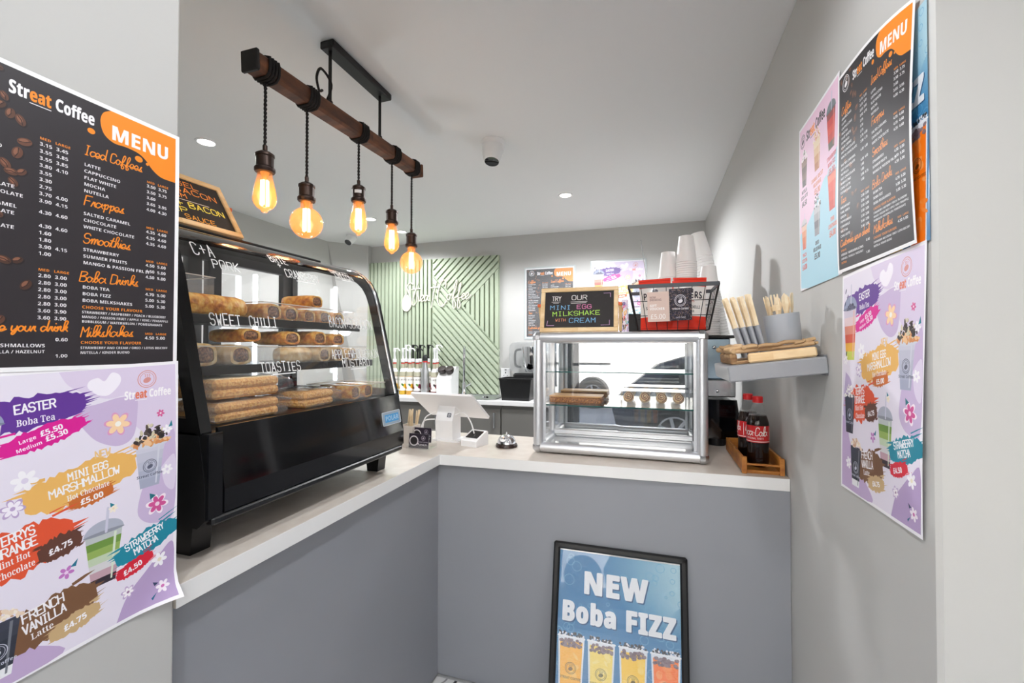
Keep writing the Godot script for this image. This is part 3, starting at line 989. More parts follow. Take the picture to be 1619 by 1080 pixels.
func paint_cola() -> Image:
	# wraps all round the bottle; the name stands twice
	var c := Cv.new(1200, 260, 0.8, Color8(206, 20, 28), self)
	var w := Color8(246, 240, 236)
	c.rect(0, 238, 1200, 10, w)
	for x in [10, 610]:
		c.hand("Coca", x + 20, 150, 120, 13, w, {"shear": 0.25, "gap": 0.8, "fit": 245})
		c.rect(x + 274, 104, 24, 10, w)
		c.hand("Cola", x + 305, 150, 120, 13, w, {"shear": 0.25, "gap": 0.8, "fit": 215})
		c.text("ORIGINAL TASTE", x + 290, 206, 36, w, {"align": 0, "track": 0.06})
		c.rect(x + 580, 20, 10, 200, w)
	return c.done()

func paint_syrup(kind: int) -> Image:
	var c := Cv.new(600, 260, 0.35, Color8(238, 234, 228), self)
	var fruit: Array = [[Color8(240, 186, 40), Color8(70, 120, 50)], [Color8(244, 170, 30), Color8(60, 110, 60)], [Color8(120, 30, 60), Color8(90, 140, 60)], [Color8(150, 20, 40), Color8(60, 50, 50)]][kind]
	for x in [100, 300, 500]:
		c.text("MONIN", x, 70, 44, Color8(50, 46, 46), {"align": 0, "track": 0.04, "bold": false})
		c.oval(x + 20, 170, 44, 40, fruit[0])
		c.oval(x - 34, 150, 36, 20, fruit[1], 0.5)
		c.oval(x + 58, 206, 30, 26, fruit[0].darkened(0.2))
	return c.done()

func paint_tile() -> Image:
	var c := Cv.new(400, 400, 0.6, Color8(226, 224, 222), self)
	var d := Color8(66, 64, 66)
	for e in [[0, 0], [400, 0], [0, 400], [400, 400]]:
		c.hoop(e[0], e[1], 170, 22, d)
		c.hoop(e[0], e[1], 90, 14, Color8(150, 148, 148))
	c.fill([PackedVector2Array([Vector2(200, 110), Vector2(290, 200), Vector2(200, 290), Vector2(110, 200)]), PackedVector2Array([Vector2(200, 136), Vector2(264, 200), Vector2(200, 264), Vector2(136, 200)])], d)
	c.oval(200, 200, 26, 26, Color8(150, 148, 148))
	return c.done()

func paint_card() -> Image:
	var c := Cv.new(340, 220, 0.8, Color8(38, 28, 44), self)
	c.oval(86, 110, 78, 78, Color8(226, 220, 222))
	c.oval(86, 110, 62, 62, Color8(60, 52, 56))
	c.oval(86, 110, 54, 54, Color8(38, 32, 36))
	c.oval(160, 150, 18, 10, Color8(226, 220, 222), 0.6)
	logo(c, 246, 62, 36, Color8(190, 180, 192))
	c.text("STREAT COFFEE", 246, 132, 22, Color8(200, 192, 202), {"align": 0})
	c.text("LOYALTY", 246, 176, 32, Color8(236, 230, 236), {"align": 0})
	return c.done()

func paint_badge() -> Image:
	var c := Cv.new(300, 160, 0.6, Color8(150, 166, 182), self)
	c.rect(34, 30, 240, 100, Color8(58, 148, 206))
	c.text("POLAR", 154, 110, 84, Color8(176, 206, 226), {"align": 0, "wide": 0.85})
	return c.done()

func wood_tex(light: Color, dark: Color, sd: int, w := 512, h := 128, streak := 0.9) -> ImageTexture:
	var n := FastNoiseLite.new()
	n.seed = sd
	n.frequency = 0.01
	n.fractal_octaves = 4
	var im := Image.create(w, h, false, Image.FORMAT_RGB8)
	for y in h:
		for x in w:
			var v := n.get_noise_2d(x * 0.35, y * 5.0) * streak + 0.25 * n.get_noise_2d(x * 2.0 + 90, y * 30.0)
			im.set_pixel(x, y, light.lerp(dark, clampf(0.45 + v, 0.0, 1.0)))
	return ImageTexture.create_from_image(im)

# ================================================================ the place
func _ready() -> void:
	rng.seed = 4
	# --- camera
	var cam := Camera3D.new()
	cam.name = "camera"
	cam.position = EYE
	cam.rotation_degrees = Vector3(PITCH, YAW, 0)
	cam.fov = rad_to_deg(2.0 * atan(540.0 / FPX))
	cam.near = 0.02
	cam.far = 200
	add_child(cam)
	# --- daylight: bright sky over the street behind the camera
	var we := WorldEnvironment.new()
	we.name = "world_environment"
	var env := Environment.new()
	var sky := Sky.new()
	var sm := ProceduralSkyMaterial.new()
	sm.sky_top_color = Color(0.80, 0.88, 1.0)
	sm.sky_horizon_color = Color(0.97, 0.98, 1.0)
	sm.ground_bottom_color = Color(0.6, 0.6, 0.6)
	sm.ground_horizon_color = Color(0.9, 0.92, 0.95)
	sm.sky_energy_multiplier = 1.2
	sm.ground_energy_multiplier = 1.0
	sm.sun_angle_max = 1.0
	sky.sky_material = sm
	env.background_mode = Environment.BG_SKY
	env.sky = sky
	env.tonemap_mode = Environment.TONE_MAPPER_LINEAR
	env.tonemap_exposure = 1.8
	env.sdfgi_enabled = true
	env.ssao_enabled = true
	env.ssil_enabled = true
	we.environment = env
	add_child(we)
	var sun := DirectionalLight3D.new()
	sun.name = "sun"
	sun.rotation_degrees = Vector3(-52, 160, 0)
	sun.light_energy = 4.0
	sun.light_angular_distance = 6.0
	sun.light_color = Color(1.0, 0.97, 0.92)
	sun.shadow_enabled = true
	sun.sky_mode = DirectionalLight3D.SKY_MODE_LIGHT_ONLY
	add_child(sun)
	# --- setting, then things
	make_materials()
	room()
	street()
	counter()
	back_counter()
	green_panel()
	posters()
	fridge()
	glass_cabinet()
	pendant()
	ceiling_fittings()
	till_things()
	on_the_cabinet()
	right_corner()

func make_materials() -> void:
	var paint := noise_tex(0.02, [Color(0.48, 0.48, 0.48), Color(0.52, 0.52, 0.52)], [0.0, 1.0], 512, 5, 3)
	relief(mat("grey wall paint", Color8(190, 189, 186), 0.72), paint, 0.05)
	for n: String in ["grey wall paint", "white ceiling paint"]:
		mat(n, Color8(226, 226, 225), 0.85).uv1_triplanar = true
		mats[n].uv1_world_triplanar = true
		mats[n].uv1_scale = Vector3(1.3, 1.3, 1.3)
	relief(mat("white ceiling paint", Color8(241, 242, 243), 0.85), paint, 0.04)
	mat("worktop", Color8(226, 218, 208), 0.3)
	tri_tex(mats["worktop"], noise_tex(0.05, [Color8(204, 193, 182), Color8(212, 203, 193)], [0.2, 0.8], 256, 5, 8), 1.2)
	mat("worktop edge", Color8(236, 235, 234), 0.35)
	mat("grey laminate", Color8(146, 148, 154), 0.42)
	mat("dark grey laminate", Color8(112, 110, 106), 0.5)
	mat("black gloss", Color8(12, 12, 14), 0.08)
	mat("black plastic", Color8(18, 18, 20), 0.35)
	mat("black metal", Color8(24, 22, 22), 0.45, 0.2)
	mat("white plastic", Color8(232, 232, 232), 0.35)
	mat("steel", Color8(196, 198, 202), 0.22, 1.0)
	mat("brushed steel", Color8(190, 192, 194), 0.38, 1.0)
	mat("chrome", Color8(222, 224, 228), 0.06, 1.0)
	mat("aluminium", Color8(224, 226, 230), 0.38, 0.9)
	mat("mirror", Color8(232, 236, 238), 0.015, 1.0)
	mat("bronze", Color8(62, 48, 42), 0.4, 0.7)
	glass("clear glass", Color(0.96, 0.99, 0.98), 0.006)
	glass("acrylic", Color(0.95, 0.97, 0.98), 0.05, 0.0)
	glass("film", Color(0.95, 0.96, 0.97), 0.07, 0.04)
	glass("amber glass", Color(1.0, 0.64, 0.14), 0.36)
	mat("shelf glass edge", Color8(40, 92, 88), 0.15)
	mat("pine", Color.WHITE, 0.55)
	tri_tex(mats["pine"], wood_tex(Color8(244, 216, 172), Color8(220, 182, 128), 4), 3.0)
	mat("honey wood", Color.WHITE, 0.45)
	tri_tex(mats["honey wood"], wood_tex(Color8(206, 140, 62), Color8(158, 92, 34), 9), 4.0)
	mat("beam wood", Color.WHITE, 0.6)
	tri_tex(mats["beam wood"], wood_tex(Color8(122, 74, 44), Color8(62, 34, 20), 14), 2.2)
	mat("pale sticks", Color.WHITE, 0.7)
	tri_tex(mats["pale sticks"], wood_tex(Color8(242, 224, 192), Color8(222, 194, 152), 19, 256, 64), 5.0)
	mat("driftwood", Color.WHITE, 0.75)
	tri_tex(mats["driftwood"], wood_tex(Color8(206, 172, 128), Color8(132, 96, 62), 23, 256, 128), 6.0)
	var crust := noise_tex(0.018, [Color8(240, 206, 134), Color8(228, 168, 78), Color8(200, 120, 42), Color8(142, 74, 26)], [0.15, 0.42, 0.66, 0.95], 256, 5, 21)
	mat("pastry", Color.WHITE, 0.45)
	tri_tex(mats["pastry"], crust, 7.0)
	relief(mats["pastry"], noise_tex(0.04, [Color.BLACK, Color.WHITE], [0, 1], 256, 4, 22), 0.15)
	mat("pale pastry", Color.WHITE, 0.5)
	tri_tex(mats["pale pastry"], noise_tex(0.02, [Color8(236, 214, 168), Color8(224, 188, 126), Color8(198, 144, 76)], [0.2, 0.55, 0.9], 256, 5, 25), 7.0)
	mat("filling", Color.WHITE, 0.55)
	tri_tex(mats["filling"], noise_tex(0.028, [Color8(72, 40, 24), Color8(128, 80, 52), Color8(186, 136, 92)], [0.25, 0.5, 0.8], 256, 4, 31), 16.0)
	mat("bread crust", Color.WHITE, 0.7)
	tri_tex(mats["bread crust"], noise_tex(0.07, [Color8(192, 122, 48), Color8(224, 166, 84), Color8(240, 204, 134)], [0.15, 0.5, 0.9], 256, 5, 41), 8.0)
	mat("bread crumb", Color.WHITE, 0.8)
	tri_tex(mats["bread crumb"], noise_tex(0.08, [Color8(226, 188, 128), Color8(240, 216, 166), Color8(248, 232, 196)], [0.15, 0.5, 0.9], 256, 5, 43), 8.0)
	mat("traybake", Color.WHITE, 0.7)
	tri_tex(mats["traybake"], noise_tex(0.06, [Color8(92, 54, 30), Color8(150, 96, 52), Color8(196, 146, 88)], [0.2, 0.5, 0.9], 256, 4, 47), 9.0)
	var slat := mat("sage paint", Color8(174, 185, 162), 0.6)
	slat.metallic_specular = 0.4
	mat("white pen", Color8(240, 240, 238), 0.7)
	mat("paper back", Color8(240, 239, 240), 0.6)
	mat("red cap", Color8(204, 28, 32), 0.4)
	mat("cola", Color8(26, 12, 8), 0.08)

func room() -> void:
	var wall: Material = mats["grey wall paint"]
	var fl := struct("floor", B.new().span(Vector3(-3.1, -0.12, -3.8), Vector3(2.2, -0.008, 1.25)), mat("grout", Color8(196, 195, 193), 0.6))
	var tile := print_mat("patterned tile", paint_tile(), 0.35)
	var tb := B.new()
	tb.box(Vector3(0, -0.004, 0), Vector3(0.196, 0.008, 0.196), 0.001)
	tb.q(Vector3(-0.097, 0.0002, 0.097), Vector3(0.097, 0.0002, 0.097), Vector3(0.097, 0.0002, -0.097), Vector3(-0.097, 0.0002, -0.097), Vector2(0, 1), Vector2(1, 1), Vector2(1, 0), Vector2(0, 0))
	var tm := tb.mesh()
	for i in 7:
		for j in 12:
			part(fl, "tile", tm, tile, Transform3D(Basis(), Vector3(-0.67 + i * 0.2, 0, -1.4 + j * 0.2)))
	struct("ceiling", B.new().span(Vector3(-3.1, CE, -3.9), Vector3(2.3, CE + 0.15, 1.4)), mats["white ceiling paint"])
	struct("wall_back", B.new().span(Vector3(-3.1, -0.1, ZB - 0.14), Vector3(XR, CE, ZB)), wall)
	struct("wall_right", B.new().span(Vector3(XR, -0.1, ZB - 0.14), Vector3(2.25, CE, -0.795), 0.006), wall)
	struct("wall_left", B.new().span(Vector3(-3.1, -0.1, -0.53), Vector3(XL, CE, -0.2), 0.005), wall)
	struct("wall_far_left", B.new().span(Vector3(-3.1, -0.1, ZB), Vector3(-2.85, CE, -0.53)), wall)
	struct("wall_front_left", B.new().span(Vector3(-2.25, -0.1, -0.2), Vector3(-2.05, CE, 1.25)), wall)
	struct("wall_front_right", B.new().span(Vector3(2.05, -0.1, -0.795), Vector3(2.25, CE, 1.25)), wall)
	# boxed-in slope in the far corner
	var b := B.new()
	var a0 := Vector3(-2.85, CE, -3.36)
	var a1 := Vector3(-2.85, 0.4, ZB)
	var b0 := Vector3(-2.60, CE, -3.62)
	var b1 := Vector3(-2.66, 0.4, ZB)
	b.qo(a0, a1, b1, b0, Vector3(1, 0, 1))
	b.qo(b0, b1, Vector3(-2.66, 0.4, ZB - 0.01), Vector3(-2.60, CE, ZB), Vector3(1, 0, 0))
	struct("wall_corner_boxing", b, wall)
	# shop front behind the camera
	var frame := mat("shopfront frame", Color8(58, 60, 64), 0.4)
	var f := B.new()
	f.span(Vector3(-2.05, 2.06, 1.12), Vector3(2.05, CE, 1.24))
	f.span(Vector3(-0.78, -0.1, 1.12), Vector3(2.05, 0.04, 1.24))
	f.span(Vector3(-2.05, -0.1, 1.12), Vector3(-1.72, 2.06, 1.24))
	struct("wall_front", f, wall)
	var w1 := struct("window_1", B.new().span(Vector3(-0.78, 0.08, 1.176), Vector3(2.0, 2.02, 1.182)), mats["clear glass"])
	var wf := B.new()
	for x: float in [-0.80, 2.03]:
		wf.span(Vector3(x - 0.025, 0.04, 1.15), Vector3(x + 0.025, 2.06, 1.21), 0.003)
	wf.span(Vector3(-0.78, 0.04, 1.15), Vector3(2.01, 0.08, 1.21), 0.003)
	wf.span(Vector3(-0.78, 2.02, 1.15), Vector3(2.01, 2.06, 1.21), 0.003)
	part(w1, "window_frame", wf, frame)
	var d1 := struct("door_1", B.new().span(Vector3(-1.58, 0.1, 1.176), Vector3(-0.92, 1.96, 1.182)), mats["clear glass"])
	var df := B.new()
	for x: float in [-1.65, -0.88]:
		df.span(Vector3(x - 0.06, -0.01, 1.15), Vector3(x + 0.05, 2.06, 1.21), 0.003)
	df.span(Vector3(-1.6, 1.96, 1.15), Vector3(-0.93, 2.06, 1.21), 0.003)
	df.span(Vector3(-1.6, -0.01, 1.15), Vector3(-0.93, 0.1, 1.21), 0.003)
	part(d1, "door_frame", df, frame)
	part(d1, "door_handle", B.new().tube([Vector3(-1.02, 0.8, 1.14), Vector3(-1.02, 0.8, 1.1), Vector3(-1.02, 1.3, 1.1), Vector3(-1.02, 1.3, 1.14)], 0.012, 8), mats["steel"])

func street() -> void:
	var gy := -0.16
	struct("pavement", B.new().span(Vector3(-14, gy - 0.2, 1.24), Vector3(14, gy, 12.0)), mat("street", Color8(84, 86, 92), 0.85))
	struct("added_shade_storey", B.new().span(Vector3(-14, CE + 0.15, -4.0), Vector3(14, 7.2, 1.3)), mat("white render", Color8(238, 236, 230), 0.8))  # unseen block above the shop, added to keep sun off the street
	# house across the street, mirrored in the display box
	var h := thing("terrace_house", "white rendered house across the street mirrored in the display box", "building", Vector3(0, gy, 11.0))
	part(h, "wall", B.new().span(Vector3(-13, 0, 0), Vector3(13, 7.0, 0.6)), mat("white render", Color8(238, 236, 230), 0.8))
	var pane := mat("house pane", Color8(70, 84, 96), 0.1)
	var wh := mat("house frame", Color8(240, 240, 240), 0.5)
	for i in 6:
		for j in 2:
			var c := Vector3(-10.5 + i * 4.2, 1.9 + j * 2.8, -0.02)
			var w := part(h, "window", B.new().box(c, Vector3(1.3, 1.5, 0.06), 0.01), wh)
			part(w, "pane", B.new().box(c + Vector3(-0.3, 0, -0.02), Vector3(0.52, 1.3, 0.06)).box(c + Vector3(0.3, 0, -0.02), Vector3(0.52, 1.3, 0.06)), pane)
	var d := part(h, "door", B.new().box(Vector3(4.2, 1.05, -0.02), Vector3(0.95, 2.1, 0.08), 0.01), mat("house door", Color8(120, 40, 36), 0.4))
	part(d, "door_step", B.new().box(Vector3(4.2, 0.07, -0.2), Vector3(1.2, 0.14, 0.4), 0.01), wh)
	vehicle("van", "white panel van parked across the street mirrored in the display box", "van", Vector3(-1.3, gy, 6.5), Color8(240, 240, 242), true)
	vehicle("car", "dark blue hatchback parked outside the window mirrored in the display box", "car", Vector3(0.0, gy, 2.1), Color8(34, 44, 66), false)

# side-on vehicle, its near side at z = 0, nose towards -x
func vehicle(called: String, label: String, cat: String, at: Vector3, c: Color, van: bool) -> void:
	var t := thing(called, label, cat, at)
	var paint := mat(called + " paint", c, 0.2)
	paint.clearcoat_enabled = true
	paint.clearcoat = 0.6
	var dark := mat("tyre", Color8(22, 22, 24), 0.7)
	var win := mat("vehicle glass", Color8(28, 34, 42), 0.04)
	var side: PackedVector2Array
	var glass_poly: Array
	var wheels: Array
	var w := 1.75
	if van:
		side = PackedVector2Array([Vector2(-3.9, 0.3), Vector2(1.1, 0.3), Vector2(1.15, 1.9), Vector2(1.0, 2.0), Vector2(-2.3, 2.0), Vector2(-3.0, 1.25), Vector2(-3.85, 1.0)])
		glass_poly = [PackedVector2Array([Vector2(-2.85, 1.2), Vector2(-1.7, 1.2), Vector2(-1.7, 1.78), Vector2(-2.3, 1.78)])]
		wheels = [0.0, -3.0]
	else:
		side = PackedVector2Array([Vector2(-0.42, 0.26), Vector2(3.35, 0.26), Vector2(3.4, 0.6), Vector2(3.25, 0.74), Vector2(2.3, 0.88), Vector2(1.65, 1.24), Vector2(1.2, 1.3), Vector2(0.4, 1.29), Vector2(0.08, 1.19), Vector2(-0.42, 0.78), Vector2(-0.5, 0.6)])
		glass_poly = [PackedVector2Array([Vector2(0.0, 0.84), Vector2(0.8, 0.86), Vector2(0.8, 1.22), Vector2(0.4, 1.21), Vector2(0.18, 1.12)]), PackedVector2Array([Vector2(0.88, 0.86), Vector2(2.05, 0.88), Vector2(1.55, 1.18), Vector2(1.2, 1.22), Vector2(0.88, 1.22)])]
		wheels = [0.25, 2.7]
	part(t, "body", B.new().ext(side, w), paint)
	var gb := B.new()
	for g: PackedVector2Array in glass_poly:
		gb.ext(g, 0.02, Transform3D(Basis(), Vector3(0, 0, -0.012)))
	part(t, "side_window", gb, win)
	if not van:
		part(t, "rear_window", B.new().q(Vector3(-0.39, 0.816, w - 0.1), Vector3(-0.39, 0.816, 0.1), Vector3(0.05, 1.18, 0.18), Vector3(0.05, 1.18, w - 0.18)), win)
		part(t, "wing_mirror", B.new().box(Vector3(2.0, 0.92, -0.1), Vector3(0.14, 0.12, 0.2), 0.03), paint)
	else:
		part(t, "trim", B.new().box(Vector3(-0.9, 1.02, -0.006), Vector3(2.6, 0.05, 0.02), 0.004), dark)
		part(t, "door_seam", B.new().box(Vector3(-0.55, 1.15, -0.002), Vector3(0.012, 1.4, 0.01)), dark)
	for x: float in wheels:
		var wl := part(t, "wheel", B.new().lathe([Vector2(0.0, -0.1), Vector2(0.3, -0.1), Vector2(0.325, -0.07), Vector2(0.325, 0.08), Vector2(0.3, 0.1), Vector2(0.215, 0.1), Vector2(0.21, 0.06), Vector2(0.0, 0.06)], 28), dark, Transform3D(Basis(Vector3.RIGHT, -PI / 2), Vector3(x, 0.325, 0.06)))
		var rb := B.new()
		rb.lathe([Vector2(0.205, 0.07), Vector2(0.215, 0.105), Vector2(0.195, 0.105), Vector2(0.19, 0.07)], 28)
		for k in 7:
			rb.box(Basis(Vector3.UP, TAU * k / 7) * Vector3(0.1, 0.085, 0), Vector3(0.2, 0.02, 0.045), 0.006, Basis(Vector3.UP, TAU * k / 7))
		part(wl, "rim", rb, mats["steel"])
		part(t, "wheel_arch", B.new().lathe([Vector2(0.36, -0.01), Vector2(0.37, 0.005), Vector2(0.0, 0.005)], 28), dark, Transform3D(Basis(Vector3.RIGHT, -PI / 2), Vector3(x, 0.36, 0.0)))

func counter() -> void:
	var c := thing("service_counter", "grey laminate L-shaped service counter front below the white worktop", "counter", Vector3(-0.2, 0, -1.6))
	var off := Transform3D(Basis(), -c.position)
	part(c, "front_panel", B.new().span(Vector3(-0.792, 0, -1.512), Vector3(-0.772, 0.789, -0.53)), mats["grey laminate"], off)
	part(c, "front_panel", B.new().span(Vector3(-0.792, 0, -1.532), Vector3(XR - 0.001, 0.789, -1.512)), mats["grey laminate"], off)
	part(c, "back_panel", B.new().span(Vector3(-1.33, 0, -1.86), Vector3(-1.31, 0.789, -0.53)), mats["dark grey laminate"], off)
	part(c, "back_panel", B.new().span(Vector3(-0.44, 0, -2.48), Vector3(-0.42, 0.789, -1.87)), mats["dark grey laminate"], off)
	var w := B.new()
	var xf := Transform3D(Basis(Vector3.RIGHT, PI / 2), Vector3.ZERO)   # local x,y -> world x,z; local z -> down
	var l := PackedVector2Array([Vector2(XL, -0.531), Vector2(XL, -1.475), Vector2(XR - 0.001, -1.515), Vector2(XR - 0.001, -2.5), Vector2(-0.44, -2.5), Vector2(-0.44, -1.885), Vector2(-1.35, -1.885), Vector2(-1.35, -0.531)])
	var top := thing("counter_worktop", "cream L-shaped worktop with white front edge on the service counter", "worktop", Vector3(-0.2, HC - 0.037, -1.6))
	xf.origin = Vector3(0, HC, 0) - top.position
	w.ext(l, 0.037, xf)
	part(top, "slab", w, mats["worktop"])
	var e := B.new()
	var o := -top.position
	for s: Array in [[Vector3(XL, 0, -0.531), Vector3(XL, 0, -1.475)], [Vector3(XL, 0, -1.475), Vector3(XR - 0.001, 0, -1.515)]]:
		var dir: Vector3 = (s[1] - s[0]).normalized()
		var nn := Vector3(-dir.z, 0, dir.x)
		var a: Vector3 = s[0] + o + Vector3(0, HC - 0.0005, 0) + nn * 0.0012
		var b: Vector3 = s[1] + o + Vector3(0, HC - 0.0005, 0) + nn * 0.0012
		var dn := Vector3(0, -0.0365, 0)
		e.qo(a, b, b + dn, a + dn, nn)
		e.qo(a, b, b - nn * 0.003, a - nn * 0.003, Vector3.UP)
	part(top, "edge_band", e, mats["worktop edge"])

func back_counter() -> void:
	var h := 0.806
	var y := h - 0.035
	var zf := -3.24
	for i in 6:
		var x0 := -2.64 + i * 0.505
		var cab := thing("base_cabinet", "dark grey base cabinet " + ["at the sloped corner end of the back worktop", "below the row of syrup bottles", "below the white caddy and tap", "below the sink", "below the black tub", "at the right wall end of the back worktop"][i], "cabinet", Vector3(x0 + 0.25, 0, -3.45), 0, "base cabinets along the back wall")
		part(cab, "body", B.new().span(Vector3(-0.25, 0, -0.22), Vector3(0.25, y, 0.17)), mats["dark grey laminate"])
		var dr := part(cab, "door", B.new().span(Vector3(-0.247, 0.1, 0.172), Vector3(0.247, y - 0.03, 0.19), 0.002), mats["dark grey laminate"])
		part(dr, "handle", B.new().box(Vector3(0.2, y - 0.12, 0.2), Vector3(0.012, 0.12, 0.02), 0.003), mats["steel"])
	var w := thing("back_worktop", "long pale worktop with inset sink along the back wall", "worktop", Vector3(-1.2, y, -3.45))
	part(w, "slab", B.new().span(Vector3(-1.4, 0, ZB + 3.451), Vector3(1.58, 0.035, zf + 3.45), 0.003), mats["worktop edge"])
	# sink: steel rim, bowl and plug
	var s := thing("sink", "stainless steel inset sink below the chrome tap", "sink", Vector3(-1.36, h, -3.42))
	var outer := rounded(-0.165, -0.165, 0.165, 0.165, 0.05)
	var inner := rounded(-0.13, -0.13, 0.13, 0.13, 0.04)
	var fl := Transform3D(Basis(Vector3.RIGHT, -PI / 2), Vector3(0, 0.001, 0))
	part(s, "rim", B.new().ring(outer, inner, 0.006, fl), mats["brushed steel"])
	part(s, "bowl", B.new().ext(inner, 0.002, fl), mats["brushed steel"])
	part(s, "plug", B.new().lathe([Vector2(0.028, 0.003), Vector2(0.024, 0.016), Vector2(0, 0.018)], 18, Transform3D(Basis(), Vector3(0.05, 0, 0.02))), mats["chrome"])
	var t := thing("tap", "tall chrome swan-neck tap before the green panel", "tap", Vector3(-1.59, h, -3.605))
	part(t, "base", B.new().lathe([Vector2(0.03, 0), Vector2(0.03, 0.01), Vector2(0.02, 0.03), Vector2(0.02, 0.1), Vector2(0.014, 0.11), Vector2(0, 0.11)], 18), mats["chrome"])
	part(t, "spout", B.new().tube(curve3([Vector3(0, 0.05, 0), Vector3(0, 0.3, 0), Vector3(0.01, 0.38, 0.015), Vector3(0.03, 0.42, 0.06), Vector3(0.05, 0.39, 0.11), Vector3(0.055, 0.32, 0.125)]), 0.012, 10), mats["chrome"])
	part(t, "lever", B.new().tube([Vector3(0.015, 0.07, 0), Vector3(0.07, 0.1, 0.01)], 0.006, 8), mats["chrome"])
	# syrup bottles
	var caps := [mats["white plastic"], mats["black plastic"]]
	var liquids := [Color8(206, 168, 40), Color8(214, 160, 60), Color8(70, 16, 30), Color8(110, 20, 26), Color8(180, 150, 90), Color8(150, 60, 30)]
	var spots := [[624, 0, 5, 0, true], [637, 0, 0, 0, true], [648, 1, 1, 0, true], [660, 2, 2, 1, true], [672, -1, 3, 1, false], [687, 3, 3, 0, true]]
	var rear := [[642, 1, 4, 0], [653, 0, 1, 1], [664, 2, 2, 1], [677, 3, 3, 1], [691, 1, 4, 0]]
	var labels := ["syrup bottle with orange-red syrup and a white pump beside the chilled cabinet", "syrup bottle with yellow syrup and a yellow fruit label", "syrup bottle with amber syrup and an orange fruit label", "syrup bottle with dark berry syrup and a purple fruit label", "", "syrup bottle with dark red syrup standing beside the white caddy"]
	for i in spots.size():
		var s0: Array = spots[i]
		var p := on_z(s0[0], 600, -3.46)
		if s0[1] < 0:
			var f := thing("steel_flask", "slim steel cream whipper with black head among the syrup bottles", "flask", Vector3(p.x, h, -3.46))
			part(f, "body", B.new().lathe([Vector2(0.0, 0), Vector2(0.036, 0), Vector2(0.037, 0.01), Vector2(0.036, 0.2), Vector2(0.02, 0.26), Vector2(0.018, 0.3), Vector2(0, 0.3)], 20), mats["brushed steel"])
			part(f, "head", B.new().lathe([Vector2(0.024, 0.3), Vector2(0.024, 0.33), Vector2(0.012, 0.35), Vector2(0, 0.35)], 16), mats["black plastic"])
			part(f, "collar", B.new().lathe([Vector2(0.0225, 0.285), Vector2(0.0225, 0.296)], 16), mats["red cap"])
			continue
		syrup(labels[i], Vector3(p.x, h, -3.46), s0[1], liquids[s0[2]], caps[s0[3]], 0.0, "")
	for s1: Array in rear:
		var p := on_z(s1[0], 600, -3.58)
		syrup("syrup bottle with pump in the rear row against the slatted panel", Vector3(p.x, h, -3.58), s1[1], liquids[s1[2]], caps[s1[3]], 0.03, "syrup bottles in the rear row")
	# white caddy with dark scoops
	var c := thing("white_caddy", "white plastic caddy with dark lid pieces beside the tap", "caddy", Vector3(-1.698, h, -3.5))
	var sidep := PackedVector2Array([Vector2(-0.07, 0), Vector2(0.075, 0), Vector2(0.08, 0.14), Vector2(-0.02, 0.24), Vector2(-0.075, 0.24)])
	part(c, "body", B.new().ext(sidep, 0.14, Transform3D(Basis(Vector3.UP, -PI / 2), Vector3(0.07, 0.008, 0))), mats["white plastic"])
	part(c, "foot", B.new().span(Vector3(-0.066, 0, -0.06), Vector3(0.066, 0.008, 0.07)), mats["black plastic"])
	for k in 2:
		part(c, "scoop", B.new().lathe([Vector2(0, 0.0), Vector2(0.03, 0.004), Vector2(0.04, 0.03), Vector2(0.036, 0.045), Vector2(0, 0.05)], 14, Transform3D(Basis(Vector3.RIGHT, 0.6), Vector3(-0.03 + k * 0.07, 0.2, 0.03))), mat("dark lid", Color8(40, 28, 26), 0.4))
	# socket
	var so := thing("wall_socket", "white double wall socket beside the green panel", "socket", Vector3(-1.225, 1.0, ZB))
	part(so, "plate", B.new().span(Vector3(-0.044, -0.05, 0.001), Vector3(0.044, 0.04, 0.012), 0.003), mats["white plastic"])
	part(so, "switch", B.new().span(Vector3(-0.008, 0.022, 0.012), Vector3(0.008, 0.03, 0.016), 0.001), mats["black plastic"])
	part(so, "pin_holes", B.new().span(Vector3(-0.004, -0.005, 0.0118), Vector3(0.004, 0.008, 0.0125)).span(Vector3(-0.02, -0.025, 0.0118), Vector3(-0.012, -0.02, 0.0125)).span(Vector3(0.012, -0.025, 0.0118), Vector3(0.02, -0.02, 0.0125)), mats["black plastic"])
	# knock bin and blender behind
	var k := thing("knock_box", "black open plastic tub on the back worktop", "tub", Vector3(-1.02, h, -3.38))
	var prof := [Vector3(0.11, 0, 0.085), Vector3(0.13, 0.17, 0.1)]
	var kb := B.new()
	for e: Array in [[0, 1], [1, 0], [0, -1], [-1, 0]]:
		var n := Vector3(e[0], 0, e[1])
		var r := Vector3(e[1], 0, -e[0])
		for inn in 2:
			var sc := 1.0 if inn == 0 else 0.94
			var a: Vector3 = (n - r) * prof[0] * sc
			var b2: Vector3 = (n + r) * prof[0] * sc
			var c2: Vector3 = (n + r) * prof[1] * sc
			var d2: Vector3 = (n - r) * prof[1] * sc
			var up := Vector3(0, prof[1].y, 0)
			kb.qo(a, b2, c2 + up, d2 + up, n if inn == 0 else -n)
	kb.span(Vector3(-0.108, 0, -0.083), Vector3(0.108, 0.006, 0.083))
	part(k, "tub", kb, mats["black plastic"])
	part(k, "rim", B.new().ring(rounded(-0.138, -0.108, 0.138, 0.108, 0.02, 3), rounded(-0.124, -0.094, 0.124, 0.094, 0.016, 3), 0.008, Transform3D(Basis(Vector3.RIGHT, -PI / 2), Vector3(0, 0.166, 0))), mats["black plastic"])
	var bl := thing("blender", "clear-hooded blender with steel jug behind the black tub", "blender", Vector3(-1.0, h, -3.59))
	part(bl, "base", B.new().span(Vector3(-0.12, 0, -0.08), Vector3(0.14, 0.2, 0.05), 0.015), mats["black plastic"])
